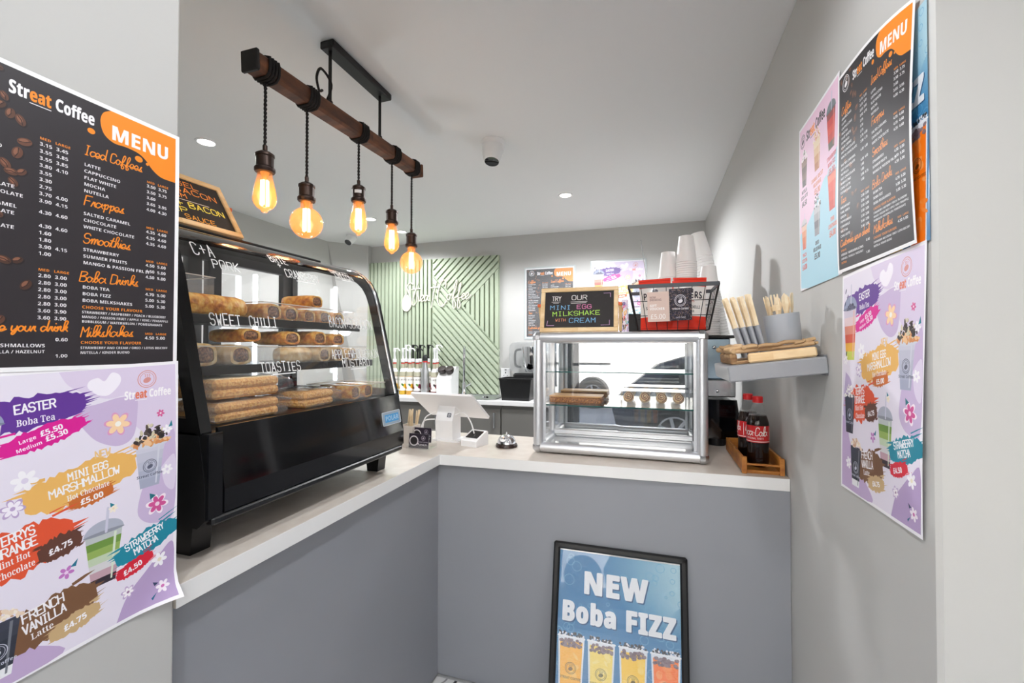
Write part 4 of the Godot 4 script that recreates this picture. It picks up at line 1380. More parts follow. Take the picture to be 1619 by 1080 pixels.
	part(bl, "hood", B.new().ext(rounded(-0.15, 0.2, 0.15, 0.46, 0.05), 0.13, Transform3D(Basis(), Vector3(0, 0, -0.085))), glass("smoky hood", Color(0.75, 0.76, 0.76), 0.25, 0.05))
	part(bl, "jug", B.new().lathe([Vector2(0.05, 0.21), Vector2(0.075, 0.26), Vector2(0.08, 0.42), Vector2(0.0, 0.42)], 20, Transform3D(Basis(), Vector3(0.03, 0, 0)), 0.75), mats["chrome"])
	part(bl, "jug_handle", B.new().tube(curve3([Vector3(-0.05, 0.4, 0.03), Vector3(-0.1, 0.38, 0.03), Vector3(-0.1, 0.27, 0.03), Vector3(-0.05, 0.25, 0.03)]), 0.01, 8), mats["black plastic"])

func syrup(label: String, at: Vector3, kind: int, liquid: Color, cap: Material, raise: float, group: String) -> void:
	var t := thing("syrup_bottle", label, "bottle", at, 0.3, group)
	var prof := [Vector2(0, 0), Vector2(0.031, 0), Vector2(0.034, 0.006), Vector2(0.034, 0.16), Vector2(0, 0.165)]
	var body := mat("syrup %s" % liquid.to_html(false), liquid, 0.08)
	part(t, "bottle", B.new().lathe(prof, 18), body)
	part(t, "glass_neck", B.new().lathe([Vector2(0.034, 0.161), Vector2(0.03, 0.19), Vector2(0.016, 0.235), Vector2(0.0145, 0.29), Vector2(0, 0.29)], 18), mat("pale bottle glass", Color8(176, 172, 150), 0.06))
	part(t, "label", B.new().lathe([Vector2(0.0345, 0.035), Vector2(0.0345, 0.158)], 18), print_mat("syrup label %d" % kind, paint_syrup(kind)) if not mats.has("syrup label %d" % kind) else mats["syrup label %d" % kind])
	part(t, "neck_label", B.new().lathe([Vector2(0.0285, 0.2), Vector2(0.0178, 0.23)], 18), mats["paper back"])
	part(t, "collar", B.new().lathe([Vector2(0.018, 0.285), Vector2(0.018, 0.31), Vector2(0.01, 0.315)], 16), mats["white plastic"])
	part(t, "seal", B.new().lathe([Vector2(0.0165, 0.272), Vector2(0.0165, 0.28)], 16), mats["red cap"])
	part(t, "pump", B.new().lathe([Vector2(0.009, 0.31), Vector2(0.008, 0.37 + raise), Vector2(0.012, 0.38 + raise), Vector2(0.012, 0.41 + raise), Vector2(0, 0.412 + raise)], 12).tube(curve3([Vector3(0, 0.4 + raise, 0), Vector3(0.03, 0.405 + raise, 0.01), Vector3(0.05, 0.385 + raise, 0.018)]), 0.006, 6), cap)

func green_panel() -> void:
	var p := thing("slatted_wall_panel", "sage green geometric slatted panel on the back wall", "wall panel", Vector3(-1.957, 0.81, ZB))
	var x0 := -2.632
	var x1 := -1.93
	var x2 := -1.283
	var y0 := 0.81
	var y1 := 2.034
	part(p, "backing", B.new().span(Vector3(x0, y0, 0.001), Vector3(x2, y1, 0.008)), mats["sage paint"], Transform3D(Basis(), Vector3(1.957, -0.81, 0)))
	var off := Transform3D(Basis(), Vector3(1.957, -0.81, 0.0085))
	var add := func(poly: PackedVector2Array) -> void:
		if poly.size() > 2:
			part(p, "slat", B.new().ext(poly, 0.024), mats["sage paint"], off)
	var n := 17
	var pitch := (x1 - x0) / n
	for i in n:
		var a := x0 + i * pitch
		add.call(PackedVector2Array([Vector2(a, y0), Vector2(a + pitch * 0.66, y0), Vector2(a + pitch * 0.66, y1), Vector2(a, y1)]))
	# right part: three fields of slats meeting at one point
	var apex := Vector2(-1.617, 1.59)
	var tl := Vector2(x1 + 0.006, 1.886)
	var rt := Vector2(x2, 1.917)
	var rb := Vector2(x2, 1.207)
	var fields := [
		[PackedVector2Array([tl, apex, rt, Vector2(x2, y1), Vector2(x1 + 0.006, y1)]), (rt - apex).normalized(), apex],
		[PackedVector2Array([apex, rb, rt]), Vector2(0, 1), Vector2(x2, y0)],
		[PackedVector2Array([tl, Vector2(x1 + 0.006, y0), Vector2(x2, y0), rb, apex]), (rb - tl).normalized(), tl]]
	for f: Array in fields:
		var d: Vector2 = f[1]
		var nn := Vector2(-d.y, d.x)
		var o: Vector2 = f[2]
		for i in range(-40, 40):
			var a := o + nn * (i * 0.0455 + 0.004)
			var b := o + nn * (i * 0.0455 + 0.0345)
			var strip := PackedVector2Array([a - d * 3, a + d * 3, b + d * 3, b - d * 3])
			for piece: PackedVector2Array in Geometry2D.intersect_polygons(strip, f[0]):
				var ar := 0.0
				for k in piece.size():
					ar += piece[k].cross(piece[(k + 1) % piece.size()])
				if absf(ar) > 0.0004:
					add.call(piece)
	# script sign on stand-off tubes
	var s := thing("script_sign", "cream script lettering sign with white drop shape on the slatted panel", "sign", Vector3(-1.97, 1.6, ZB + 0.034))
	var cream := mat("sign cream", Color8(232, 226, 210), 0.5)
	# traced by hand: stroke points in metres, right and up from the sign's foot
	var strokes := [
		[[-0.20, 0.17], [-0.24, 0.19], [-0.285, 0.15], [-0.27, 0.1], [-0.235, 0.03], [-0.23, -0.06], [-0.28, -0.115], [-0.34, -0.09], [-0.345, 0.0], [-0.29, 0.075]],
		[[-0.13, 0.19], [-0.175, 0.08], [-0.21, -0.03], [-0.19, -0.055], [-0.155, -0.02]], [[-0.22, 0.115], [-0.1, 0.125]],
		[[-0.155, -0.02], [-0.14, 0.04], [-0.125, 0.035], [-0.115, -0.01], [-0.09, 0.0]],
		[[-0.09, 0.0], [-0.055, 0.03], [-0.065, 0.05], [-0.095, 0.03], [-0.085, -0.015], [-0.045, -0.005]],
		[[0.005, 0.04], [-0.025, 0.045], [-0.045, 0.01], [-0.025, -0.015], [0.005, 0.04], [0.0, 0.0], [0.025, -0.01]],
		[[0.12, 0.19], [0.08, 0.06], [0.055, -0.06], [0.045, -0.09]], [[0.03, 0.125], [0.17, 0.13]],
		[[0.235, 0.12], [0.245, 0.17], [0.215, 0.205], [0.165, 0.15], [0.135, 0.04], [0.145, -0.05], [0.195, -0.075], [0.255, -0.02]],
		[[0.29, 0.05], [0.262, 0.035], [0.262, -0.005], [0.288, -0.005], [0.3, 0.03], [0.29, 0.05], [0.32, 0.035]],
		[[0.32, 0.0], [0.37, 0.1], [0.39, 0.18], [0.375, 0.19], [0.35, 0.09], [0.335, -0.07], [0.352, -0.1], [0.372, -0.06], [0.35, 0.0], [0.395, 0.02]],
		[[0.395, 0.02], [0.43, 0.11], [0.44, 0.16], [0.425, 0.15], [0.405, 0.04], [0.395, -0.08], [0.412, -0.1], [0.43, -0.06], [0.41, 0.0], [0.45, 0.015]],
		[[0.45, 0.015], [0.485, 0.035], [0.475, 0.055], [0.45, 0.03], [0.46, -0.01], [0.5, 0.01]],
		[[0.5, 0.01], [0.535, 0.04], [0.525, 0.06], [0.5, 0.035], [0.51, -0.01], [0.555, 0.02], [0.565, 0.04]]]
	for st: Array in strokes:
		var pts := []
		for e: Array in st:
			pts.append(Vector3(e[0] * 0.76, e[1] * 0.86 + 0.06, 0.008))
		part(s, "letter_stroke", B.new().tube(curve3(pts, 5), 0.005, 6), cream)
	var drop := spline(PackedVector2Array([Vector2(-0.215, 0.115), Vector2(-0.252, 0.07), Vector2(-0.262, 0.0), Vector2(-0.225, -0.04), Vector2(-0.185, -0.01), Vector2(-0.18, 0.06), Vector2(-0.215, 0.115)]), 5)
	drop.remove_at(drop.size() - 1)
	part(s, "drop_shape", B.new().ext(drop, 0.008), mats["white plastic"], Transform3D(Basis(), Vector3(0, 0, 0.001)))

# a sheet of paper; corners a (bottom left), b (bottom right), d (top left) as the reader sees it
func sheet(a: Vector3, b: Vector3, d: Vector3, wave: float, curl := 0.0, sd := 0.0, drop := 0.0) -> B:
	var n := (b - a).cross(d - a).normalized()
	return B.new().grid(14, 18, func(u: float, v: float) -> Vector3:
		var off := 0.002 + wave * (0.5 + 0.5 * sin(u * 5.0 + v * 2.3 + sd)) * (0.35 + 0.65 * sin(v * PI))
		var cc := maxf(0.0, u - v * 2.2 - 0.72) / 0.28
		off += curl * cc * cc
		return a + (b - a) * u + (d - a) * v + n * off - Vector3(0, drop * u * u * v, 0))

func posters() -> void:
	var menu := print_mat("menu print", paint_menu(), 0.5)
	var easter := print_mat("easter print", paint_easter(), 0.5)
	var drinks := print_mat("drinks print", paint_drinks(), 0.5)
	var fizz := print_mat("fizz print", paint_fizz(), 0.3)
	# left pier (reader looks towards -x: right of the sheet is -z)
	var w := 0.269
	solo("menu_poster", sheet(Vector3(XL, 1.1885, -0.527 + w), Vector3(XL, 1.1875, -0.527), Vector3(XL, 1.5675, -0.527 + w), 0.002), menu, "black menu poster with orange corner taped to the left pier", "poster")
	solo("promotion_poster", sheet(Vector3(XL, 0.8045, -0.529 + w), Vector3(XL, 0.815, -0.529), Vector3(XL, 1.186, -0.529 + w), 0.002, 0.02, 1.0), easter, "lilac promotion poster with curling corner below the menu on the left pier", "poster")
	# right wall (right of the sheet is +z)
	solo("drinks_poster", sheet(Vector3(XR, 1.372, -1.392), Vector3(XR, 1.376, -1.115), Vector3(XR, 1.812, -1.392), 0.002, 0.0, 0.6), drinks, "pink and pale blue drinks poster on the right wall", "poster")
	solo("blue_poster", sheet(Vector3(XR, 1.38, -1.06), Vector3(XR, 1.376, -0.799), Vector3(XR, 1.738, -1.06), 0.001), fizz, "blue poster tucked behind the menu on the right wall", "poster")
	solo("menu_poster", sheet(Vector3(XR - 0.003, 1.377, -1.119), Vector3(XR - 0.003, 1.377, -0.822), Vector3(XR - 0.003, 1.797, -1.116), 0.008, 0.0, 2.0, 0.045), menu, "black menu poster bulging over a blue poster on the right wall", "poster")
	solo("promotion_poster", sheet(Vector3(XR, 0.921, -1.13), Vector3(XR, 0.929, -0.825), Vector3(XR, 1.37, -1.112), 0.004, 0.0, 3.0), easter, "lilac promotion poster below the menu on the right wall", "poster")
	# back wall, in clear holders
	for e: Array in [["menu_poster", -1.046, -0.623, 1.303, 1.9, menu, "black menu poster in a clear holder on the back wall"], ["promotion_poster", -0.476, -0.055, 1.325, 1.922, easter, "lilac promotion poster in a clear holder on the back wall"]]:
		var t := thing(e[0], e[6], "poster", Vector3((e[1] + e[2]) * 0.5, e[3], ZB))
		var hw: float = (e[2] - e[1]) * 0.5
		var hh: float = e[4] - e[3]
		part(t, "print", B.new().grid(1, 1, func(u: float, v: float) -> Vector3: return Vector3(lerpf(-hw, hw, u), hh * v, 0.006)), e[5])
		part(t, "holder_back", B.new().span(Vector3(-hw - 0.012, -0.012, 0.001), Vector3(hw + 0.012, hh + 0.012, 0.005)), mat("holder", Color8(196, 204, 204), 0.2))
		part(t, "holder_front", B.new().span(Vector3(-hw - 0.012, -0.012, 0.0075), Vector3(hw + 0.012, hh + 0.012, 0.0095)), mats["acrylic"])
	# framed poster leaning on the counter
	var f := thing("framed_poster", "blue drinks poster in a black snap frame leaning on the counter", "framed poster", Vector3(-0.112, 0, -1.384))
	f.rotation_degrees.x = -12.6
	var fw := 0.2125
	var fh := 0.5705
	var prof := PackedVector2Array([Vector2(-fw, 0), Vector2(fw, 0), Vector2(fw, fh), Vector2(-fw, fh)])
	var fr := B.new()
	for s: Array in [[Vector3(-fw + 0.011, 0, 0.008), Vector3(-fw + 0.011, fh, 0.008)], [Vector3(fw - 0.011, 0, 0.008), Vector3(fw - 0.011, fh, 0.008)], [Vector3(-fw, 0.011, 0.008), Vector3(fw, 0.011, 0.008)], [Vector3(-fw, fh - 0.011, 0.008), Vector3(fw, fh - 0.011, 0.008)]]:
		var hz: bool = s[0].y == s[1].y
		fr.span(s[0] - Vector3(0.0 if hz else 0.011, 0.011 if hz else 0.0, 0.006), s[1] + Vector3(0.0 if hz else 0.011, 0.011 if hz else 0.0, 0.007), 0.0055)
	part(f, "frame", fr, mats["black plastic"])
	part(f, "backing_board", B.new().span(Vector3(-fw + 0.004, 0.004, 0), Vector3(fw - 0.004, fh - 0.004, 0.004)), mats["paper back"])
	part(f, "print", B.new().grid(1, 1, func(u: float, v: float) -> Vector3: return Vector3(lerpf(-fw + 0.021, fw - 0.021, u), lerpf(0.021, fh - 0.027, v), 0.0055)), fizz)
	part(f, "cover_sheet", B.new().span(Vector3(-fw + 0.02, 0.02, 0.0062), Vector3(fw - 0.02, fh - 0.02, 0.0072)), mats["acrylic"])

# ================================================================ chilled cabinet
const FZ0 := -0.605
const FZ1 := -1.275
# front profile of the chilled cabinet (x, y) from lip to rear top
const FPROF := [Vector2(-0.776, 0.897), Vector2(-0.776, 0.95), Vector2(-0.793, 1.053), Vector2(-0.818, 1.156), Vector2(-0.842, 1.26), Vector2(-0.867, 1.365), Vector2(-0.880, 1.402), Vector2(-0.900, 1.435), Vector2(-0.929, 1.461), Vector2(-0.965, 1.477), Vector2(-1.02, 1.49), Vector2(-1.117, 1.513)]

func glass_at(s: float) -> Vector2:   # s from 0 at the glass foot (y 1.07) to 1 at the rear top
	var pts := [Vector2(-0.797, 1.07)]
	for i in range(3, FPROF.size()):
		pts.append(FPROF[i])
	var total := 0.0
	for i in pts.size() - 1:
		total += pts[i].distance_to(pts[i + 1])
	var t := s * total
	for i in pts.size() - 1:
		var l: float = pts[i].distance_to(pts[i + 1])
		if t <= l or i == pts.size() - 2:
			var u := t / l
			return pts[i].cubic_interpolate(pts[i + 1], pts[maxi(i - 1, 0)], pts[mini(i + 2, pts.size() - 1)], u)
		t -= l
	return pts[pts.size() - 1]

func glass_s(y: float) -> float:
	var best := 0.0
	for i in 200:
		if glass_at(i / 200.0).y <= y:
			best = i / 200.0
	return best

# handwriting in white pen on the outside of the curved glass: pixel of its start, capital height
func pen(parent: Node3D, off: Transform3D, text: String, px: float, py: float, px_end: float, h: float, lines := 0) -> void:
	var made := scribe(text, 1.9, 0.0, 0.25)
	# find where the sight line meets the glass
	var hit := func(x: float, y: float) -> Vector2:
		var best := Vector2.ZERO
		var err := 1e9
		for i in 121:
			var s := i / 120.0
			var g := glass_at(s)
			var p := on_x(x, y, g.x)
			if absf(p.y - g.y) < err:
				err = absf(p.y - g.y)
				best = Vector2(p.z, s)
		return best
	var a: Vector2 = hit.call(px, py)
	var e: Vector2 = hit.call(px_end, py)
	var len_m := 0.0
	for i in 40:
		len_m += glass_at(i / 40.0).distance_to(glass_at((i + 1) / 40.0))
	var sx: float = (e.x - a.x) / maxf(0.01, made[1])
	var b := B.new()
	var strokes: Array = made[0]
	if lines > 0:
		for k in lines:
			strokes.append(PackedVector2Array([Vector2(made[1] * 0.25, -0.35 - k * 0.3), Vector2(made[1] * 0.8, -0.3 - k * 0.3)]))
	for st: PackedVector2Array in strokes:
		var pts := []
		var fine := PackedVector2Array()
		for i in st.size() - 1:
			for k in 3:
				fine.append(st[i].lerp(st[i + 1], k / 3.0))
		fine.append(st[st.size() - 1])
		for v in fine:
			var s: float = clampf(a.y + v.y * h / len_m, 0.0, 1.0)
			var g := glass_at(s)
			var g2 := glass_at(minf(1.0, s + 0.01))
			var tn := (g2 - g).normalized() if g2 != g else Vector2(-1, 0.2).normalized()
			pts.append([Vector3(g.x + tn.y * 0.0022, g.y - tn.x * 0.0022, a.x + v.x * sx), Vector3(tn.y, -tn.x, 0)])
		for i in pts.size() - 1:
			var p: Vector3 = pts[i][0]
			var p2: Vector3 = pts[i + 1][0]
			var n: Vector3 = pts[i][1]
			if p.distance_to(p2) < 1e-5:
				continue
			var d := (p2 - p).normalized()
			var w := d.cross(n).normalized() * 0.0012
			b.qo(p - d * 0.001 - w, p2 + d * 0.001 - w, p2 + d * 0.001 + w, p - d * 0.001 + w, n)
	var o := part(parent, "handwriting", b, mats["white pen"], off)
	o.set_meta("label", "white pen lettering on the glass")

func fridge() -> void:
	var t := thing("chilled_display_cabinet", "black countertop chilled display cabinet with curved glass full of filled pastries", "display cabinet", Vector3(-1.0, HC, -0.94))
	var off := Transform3D(Basis(), -t.position)
	var along := Transform3D(Basis(), Vector3(0, 0, FZ1) - t.position)
	var w := FZ0 - FZ1
	var xb := -1.24
	var black: Material = mats["black gloss"]
	# base
	var base := PackedVector2Array([Vector2(-0.781, 0.9), Vector2(-0.781, 0.952), Vector2(-0.798, 1.055), Vector2(-0.81, 1.06), Vector2(xb, 1.06), Vector2(xb, 0.884), Vector2(-0.80, 0.884)])
	part(t, "base_body", B.new().ext(base, w, along), mats["black plastic"])
	var fp := B.new()
	var f0 := Vector2(-0.776, 0.906)
	var f1 := Vector2(-0.776, 0.95)
	var f2 := Vector2(-0.7955, 1.066)
	fp.ext(PackedVector2Array([f0, f1, f2, f2 + Vector2(-0.006, 0), f1 + Vector2(-0.006, 0), f0 + Vector2(-0.006, 0)]), w - 0.036, Transform3D(Basis(), Vector3(0, 0, FZ1 + 0.001) - t.position))
	part(t, "front_panel", fp, black)
	part(t, "bottom_lip", B.new().span(Vector3(-0.82, 0.888, FZ1 + 0.01), Vector3(-0.774, 0.904, FZ0 - 0.01), 0.004), mats["black plastic"], off)
	part(t, "corner_panel", B.new().span(Vector3(-0.80, 0.9, FZ0 - 0.033), Vector3(-0.7765, 1.06, FZ0 - 0.001), 0.002), black, off)
	# sides
	var outl := PackedVector2Array()
	outl.append(Vector2(-0.793, 1.056))
	for i in range(3, FPROF.size()):
		outl.append(FPROF[i])
	outl.append(Vector2(xb, 1.52))
	outl.append(Vector2(xb, 1.056))
	var inn := inset(outl, 0.03)
	for z: float in [FZ0 - 0.022, FZ1]:
		var xf := Transform3D(Basis(), Vector3(0, 0, z) - t.position)
		part(t, "side_frame", B.new().ring(outl, inn, 0.022, xf), black)
		part(t, "side_glass", B.new().ext(inn, 0.004, Transform3D(Basis(), Vector3(0, 0, z + 0.009) - t.position)), mats["clear glass"])
	# curved glass and its trim
	var gz0 := FZ0 - 0.023
	var gz1 := FZ1 + 0.023
	part(t, "curved_glass", B.new().grid(1, 40, func(u: float, v: float) -> Vector3:
		var g := glass_at(v)
		return Vector3(g.x, g.y, lerpf(gz0, gz1, u))), mats["clear glass"], off)
	var edge := []
	for i in 31:
		var g := glass_at(i / 30.0)
		edge.append(Vector3(g.x + 0.002, g.y + 0.001, gz1 - 0.001))
	part(t, "glass_trim", B.new().tube(edge, 0.0035, 6), mats["chrome"], off)
	part(t, "top_rail", B.new().span(Vector3(xb, 1.498, FZ1), Vector3(-1.108, 1.524, FZ0), 0.003), black, off)
	# rear sliding doors
	var rf := B.new()
	for z: float in [FZ0 - 0.035, (FZ0 + FZ1) * 0.5 - 0.03, (FZ0 + FZ1) * 0.5 + 0.03, FZ1 + 0.035]:
		rf.span(Vector3(xb, 1.06, z - 0.02), Vector3(xb + 0.02, 1.51, z + 0.02))
	rf.span(Vector3(xb, 1.06, FZ1), Vector3(xb + 0.02, 1.09, FZ0)).span(Vector3(xb, 1.47, FZ1), Vector3(xb + 0.02, 1.51, FZ0))
	part(t, "rear_frame", rf, mats["black plastic"], off)
	for k in 2:
		part(t, "rear_door", B.new().span(Vector3(xb + 0.006 + k * 0.006, 1.09, FZ1 + 0.05 + k * 0.3), Vector3(xb + 0.009 + k * 0.006, 1.47, FZ1 + 0.33 + k * 0.3)), mats["clear glass"], off)
	# shelves with black price rails
	for s: Array in [[1.288, -0.935], [1.176, -0.885]]:
		var sh := part(t, "shelf", B.new().span(Vector3(xb + 0.03, s[0] - 0.006, FZ1 + 0.024), Vector3(s[1], s[0], FZ0 - 0.024)), mats["black plastic"], off)
		part(sh, "price_rail", B.new().span(Vector3(s[1], s[0] - 0.016, FZ1 + 0.024), Vector3(s[1] + 0.006, s[0] + 0.004, FZ0 - 0.024), 0.001), mats["black plastic"])
	# lights inside
	var led := mat("fridge led", Color(1, 1, 1), 0.5)
	led.emission_enabled = true
	led.emission = Color(0.93, 0.97, 1.0)
	led.emission_energy_multiplier = 6.0
	for p: Array in [[531.0, 1.09, 1.46], [404.0, 1.12, 1.45]]:
		var c := on_x(p[0], 520, xb + 0.045)
		part(t, "led_strip_light", B.new().span(Vector3(xb + 0.035, p[1], c.z - 0.005), Vector3(xb + 0.05, p[2], c.z + 0.005), 0.003), led, off)
		var l := OmniLight3D.new()
		l.name = "led_glow"
		l.light_energy = 0.03
		l.light_color = Color(0.93, 0.97, 1.0)
		l.light_size = 0.02
		l.omni_range = 6.0
		l.omni_attenuation = 2.0
		l.shadow_enabled = true
		l.position = Vector3(xb + 0.1, (p[1] + p[2]) * 0.5, c.z) - t.position
		t.add_child(l, true)
	# feet
	for x: float in [-0.85, -1.2]:
		for z: float in [FZ0 - 0.03, FZ1 + 0.045]:
			var ft := PackedVector2Array([Vector2(-0.019, 0), Vector2(0.019, 0), Vector2(0.026, 0.058), Vector2(-0.026, 0.058)])
			part(t, "foot", B.new().ext(ft, 0.04, Transform3D(Basis(), Vector3(x, HC, z - 0.02) - t.position)), mats["black plastic"])
	part(t, "drain_tray", B.new().span(Vector3(-1.15, 0.866, FZ1 + 0.12), Vector3(-0.83, 0.886, FZ0 - 0.1)), mats["black plastic"], off)
	# maker's badge
	var bb := B.new()
	var bs := Basis(Vector3(0, 0, -1), Vector3(0.158, 0.987, 0).rotated(Vector3(0, 0, 1), 0.32).normalized(), Vector3(1, 0, 0))
	var tang := (f2 - f1).normalized()
	var bc := f1.lerp(f2, 0.42)
	bs = Basis(Vector3(0, 0, -1), Vector3(tang.x, tang.y, 0), Vector3(tang.y, -tang.x, 0))
	var bo := Vector3(bc.x, bc.y, -1.212) - t.position + bs.z * 0.0012
	var bxf := Transform3D(bs, bo)
	bb.grid(1, 1, func(u: float, v: float) -> Vector3: return bxf * Vector3(lerpf(-0.047, 0.047, u), lerpf(-0.019, 0.019, v), 0.0022))
	var badge := part(t, "badge", bb, print_mat("badge print", paint_badge(), 0.3))
	part(badge, "badge_plate", B.new().ext(rounded(-0.05, -0.021, 0.05, 0.021, 0.005), 0.002, bxf), mats["aluminium"])
	# white pen on the glass
	rng.seed = 77
	pen(t, off, "C+A", 306, 403, 340, 0.03)
	pen(t, off, "PORK", 337, 423, 379, 0.024, 1)
	pen(t, off, "BRIE", 428, 414, 452, 0.02)
	pen(t, off, "+", 440, 424, 447, 0.016)
	pen(t, off, "CRANBERRY", 453, 438, 502, 0.024, 1)
	pen(t, off, "SMOKED", 522, 432, 546, 0.014)
	pen(t, off, "ONION", 531, 440, 556, 0.018, 1)
	pen(t, off, "SWEET", 332, 514, 383, 0.022, 1)
	pen(t, off, "CHILLI", 395, 516, 439, 0.021, 1)
	pen(t, off, "BACON+SCALLION", 521, 518, 588, 0.026)
	pen(t, off, "TOASTIES", 412, 590, 478, 0.022, 1)
	pen(t, off, "APPLE+WHOLEGRAIN", 525, 567, 599, 0.024)
	pen(t, off, "MUSTARD", 542, 581, 586, 0.022, 1)
	fridge_food()
	chalk_board_high()

# ---------------------------------------------------------------- pastries
# roll along +x from 0 to l; the cut end faces +x
func roll_mesh(l: float, w: float, h: float, sd: int, cut := true) -> Array:
	var r := FastNoiseLite.new()
	r.seed = sd
	r.frequency = 18.0
	var n := 22
	var sec := func(u: float, a: float, sc: float) -> Vector3:
		var x := u * l
		var taper := 1.0 - 0.10 * pow(absf(u * 2 - 1), 4)
		if not cut or u < 0.5:
			taper *= sqrt(maxf(0.0, 1.0 - pow(maxf(0.0, absf(u * 2 - 1) - 0.72) / 0.28, 2) * 0.75)) if (not cut or u < 0.5) else 1.0
		var c := cos(a)
		var s := sin(a)
		var z := signf(c) * pow(absf(c), 0.82) * w * 0.5
		var y := signf(s) * pow(absf(s), 0.8 if s > 0 else 0.45) * h * 0.5
		var bump := 1.0 + 0.06 * r.get_noise_3d(x * 3, y * 3, z * 3 + a)
		return Vector3(x, maxf(0.0, y * taper * sc * bump + h * 0.5), z * taper * sc * bump)
	var b := B.new()
	b.smooth()
	var m := 12
	for i in m:
		for k in n:
			var a0 := TAU * k / n
			var a1 := TAU * (k + 1) / n
			var u0 := float(i) / m
			var u1 := float(i + 1) / m
			b.qo(sec.call(u0, a0, 1.0), sec.call(u0, a1, 1.0), sec.call(u1, a1, 1.0), sec.call(u1, a0, 1.0), sec.call((u0 + u1) * 0.5, (a0 + a1) * 0.5, 1.0) - Vector3((u0 + u1) * 0.5 * l, h * 0.5, 0))
	b.smooth()
	var f := B.new()
	f.smooth()
	for k in n:
		var a0 := TAU * k / n
		var a1 := TAU * (k + 1) / n
		var p0: Vector3 = sec.call(1.0, a0, 1.0)
		var p1: Vector3 = sec.call(1.0, a1, 1.0)
		var i0: Vector3 = sec.call(1.0, a0, 0.74)
		var i1: Vector3 = sec.call(1.0, a1, 0.74)
		b.qo(p0, p1, i1, i0, Vector3.RIGHT)
		var j0: Vector3 = sec.call(1.0, a0, 0.4) + Vector3(0.001 + 0.002 * r.get_noise_1d(a0 * 3), 0, 0)
		var j1: Vector3 = sec.call(1.0, a1, 0.4) + Vector3(0.001 + 0.002 * r.get_noise_1d(a1 * 3 if k < n - 1 else 0.0), 0, 0)
		f.qo(i0 - Vector3(0.002, 0, 0), i1 - Vector3(0.002, 0, 0), j1, j0, Vector3.RIGHT)
		f.qo(j0, j1, Vector3(l + 0.003, h * 0.5, 0), Vector3(l + 0.003, h * 0.5, 0), Vector3.RIGHT)
		var e0: Vector3 = sec.call(0.0, a0, 1.0)
		var e1: Vector3 = sec.call(0.0, a1, 1.0)
		b.qo(e0, e1, Vector3(0, h * 0.5, 0), Vector3(0, h * 0.5, 0), Vector3.LEFT)
	return [b.mesh(), f.mesh()]

var roll_cache := {}
func roll(at: Vector3, turn: float, l: float, w: float, h: float, variant: int, label: String, group: String, pale := false, cut := true) -> void:
	var key := [l, w, h, variant, cut]
	if not roll_cache.has(key):
		roll_cache[key] = roll_mesh(l, w, h, variant, cut)
	var t := thing("filled_roll", label, "pastry", at, turn + rng.randf_range(-0.02, 0.02) * float(cut), group)
	var size := Vector3(rng.randf_range(0.95, 1.0), rng.randf_range(0.9, 1.03), rng.randf_range(0.9, 1.03))
	part(t, "pastry", roll_cache[key][0], mats["pale pastry" if pale else "pastry"], Transform3D(Basis.from_scale(size), Vector3.ZERO))
	if cut:
		part(t, "filling", roll_cache[key][1], mats["filling"], Transform3D(Basis.from_scale(size), Vector3.ZERO))

func tray(label: String, x0: float, x1: float, z0: float, z1: float, y: float, h: float, group := "") -> void:
	var t := thing("clear_tray", label, "tray", Vector3((x0 + x1) * 0.5, y, (z0 + z1) * 0.5), 0, group)
	var hx := (x1 - x0) * 0.5
	var hz := absf(z1 - z0) * 0.5
	var m: Material = mats["acrylic"]
	part(t, "tray_front", B.new().span(Vector3(hx - 0.002, 0.0, -hz), Vector3(hx, h, hz)), m)
	part(t, "tray_back", B.new().span(Vector3(-hx, 0.0, -hz), Vector3(-hx + 0.002, h, hz)), m)
	for s: float in [-1.0, 1.0]:
		part(t, "tray_side", B.new().span(Vector3(-hx + 0.002, 0.0, s * hz - 0.001), Vector3(hx - 0.002, h, s * hz + 0.001)), m)
	part(t, "rim", B.new().ring(rounded(-hx - 0.003, -hz - 0.003, hx + 0.003, hz + 0.003, 0.004, 2), rounded(-hx + 0.002, -hz + 0.002, hx - 0.002, hz - 0.002, 0.003, 2), 0.002, Transform3D(Basis(Vector3.RIGHT, -PI / 2), Vector3(0, h, 0))), mat("acrylic rim", Color8(214, 206, 196), 0.25))

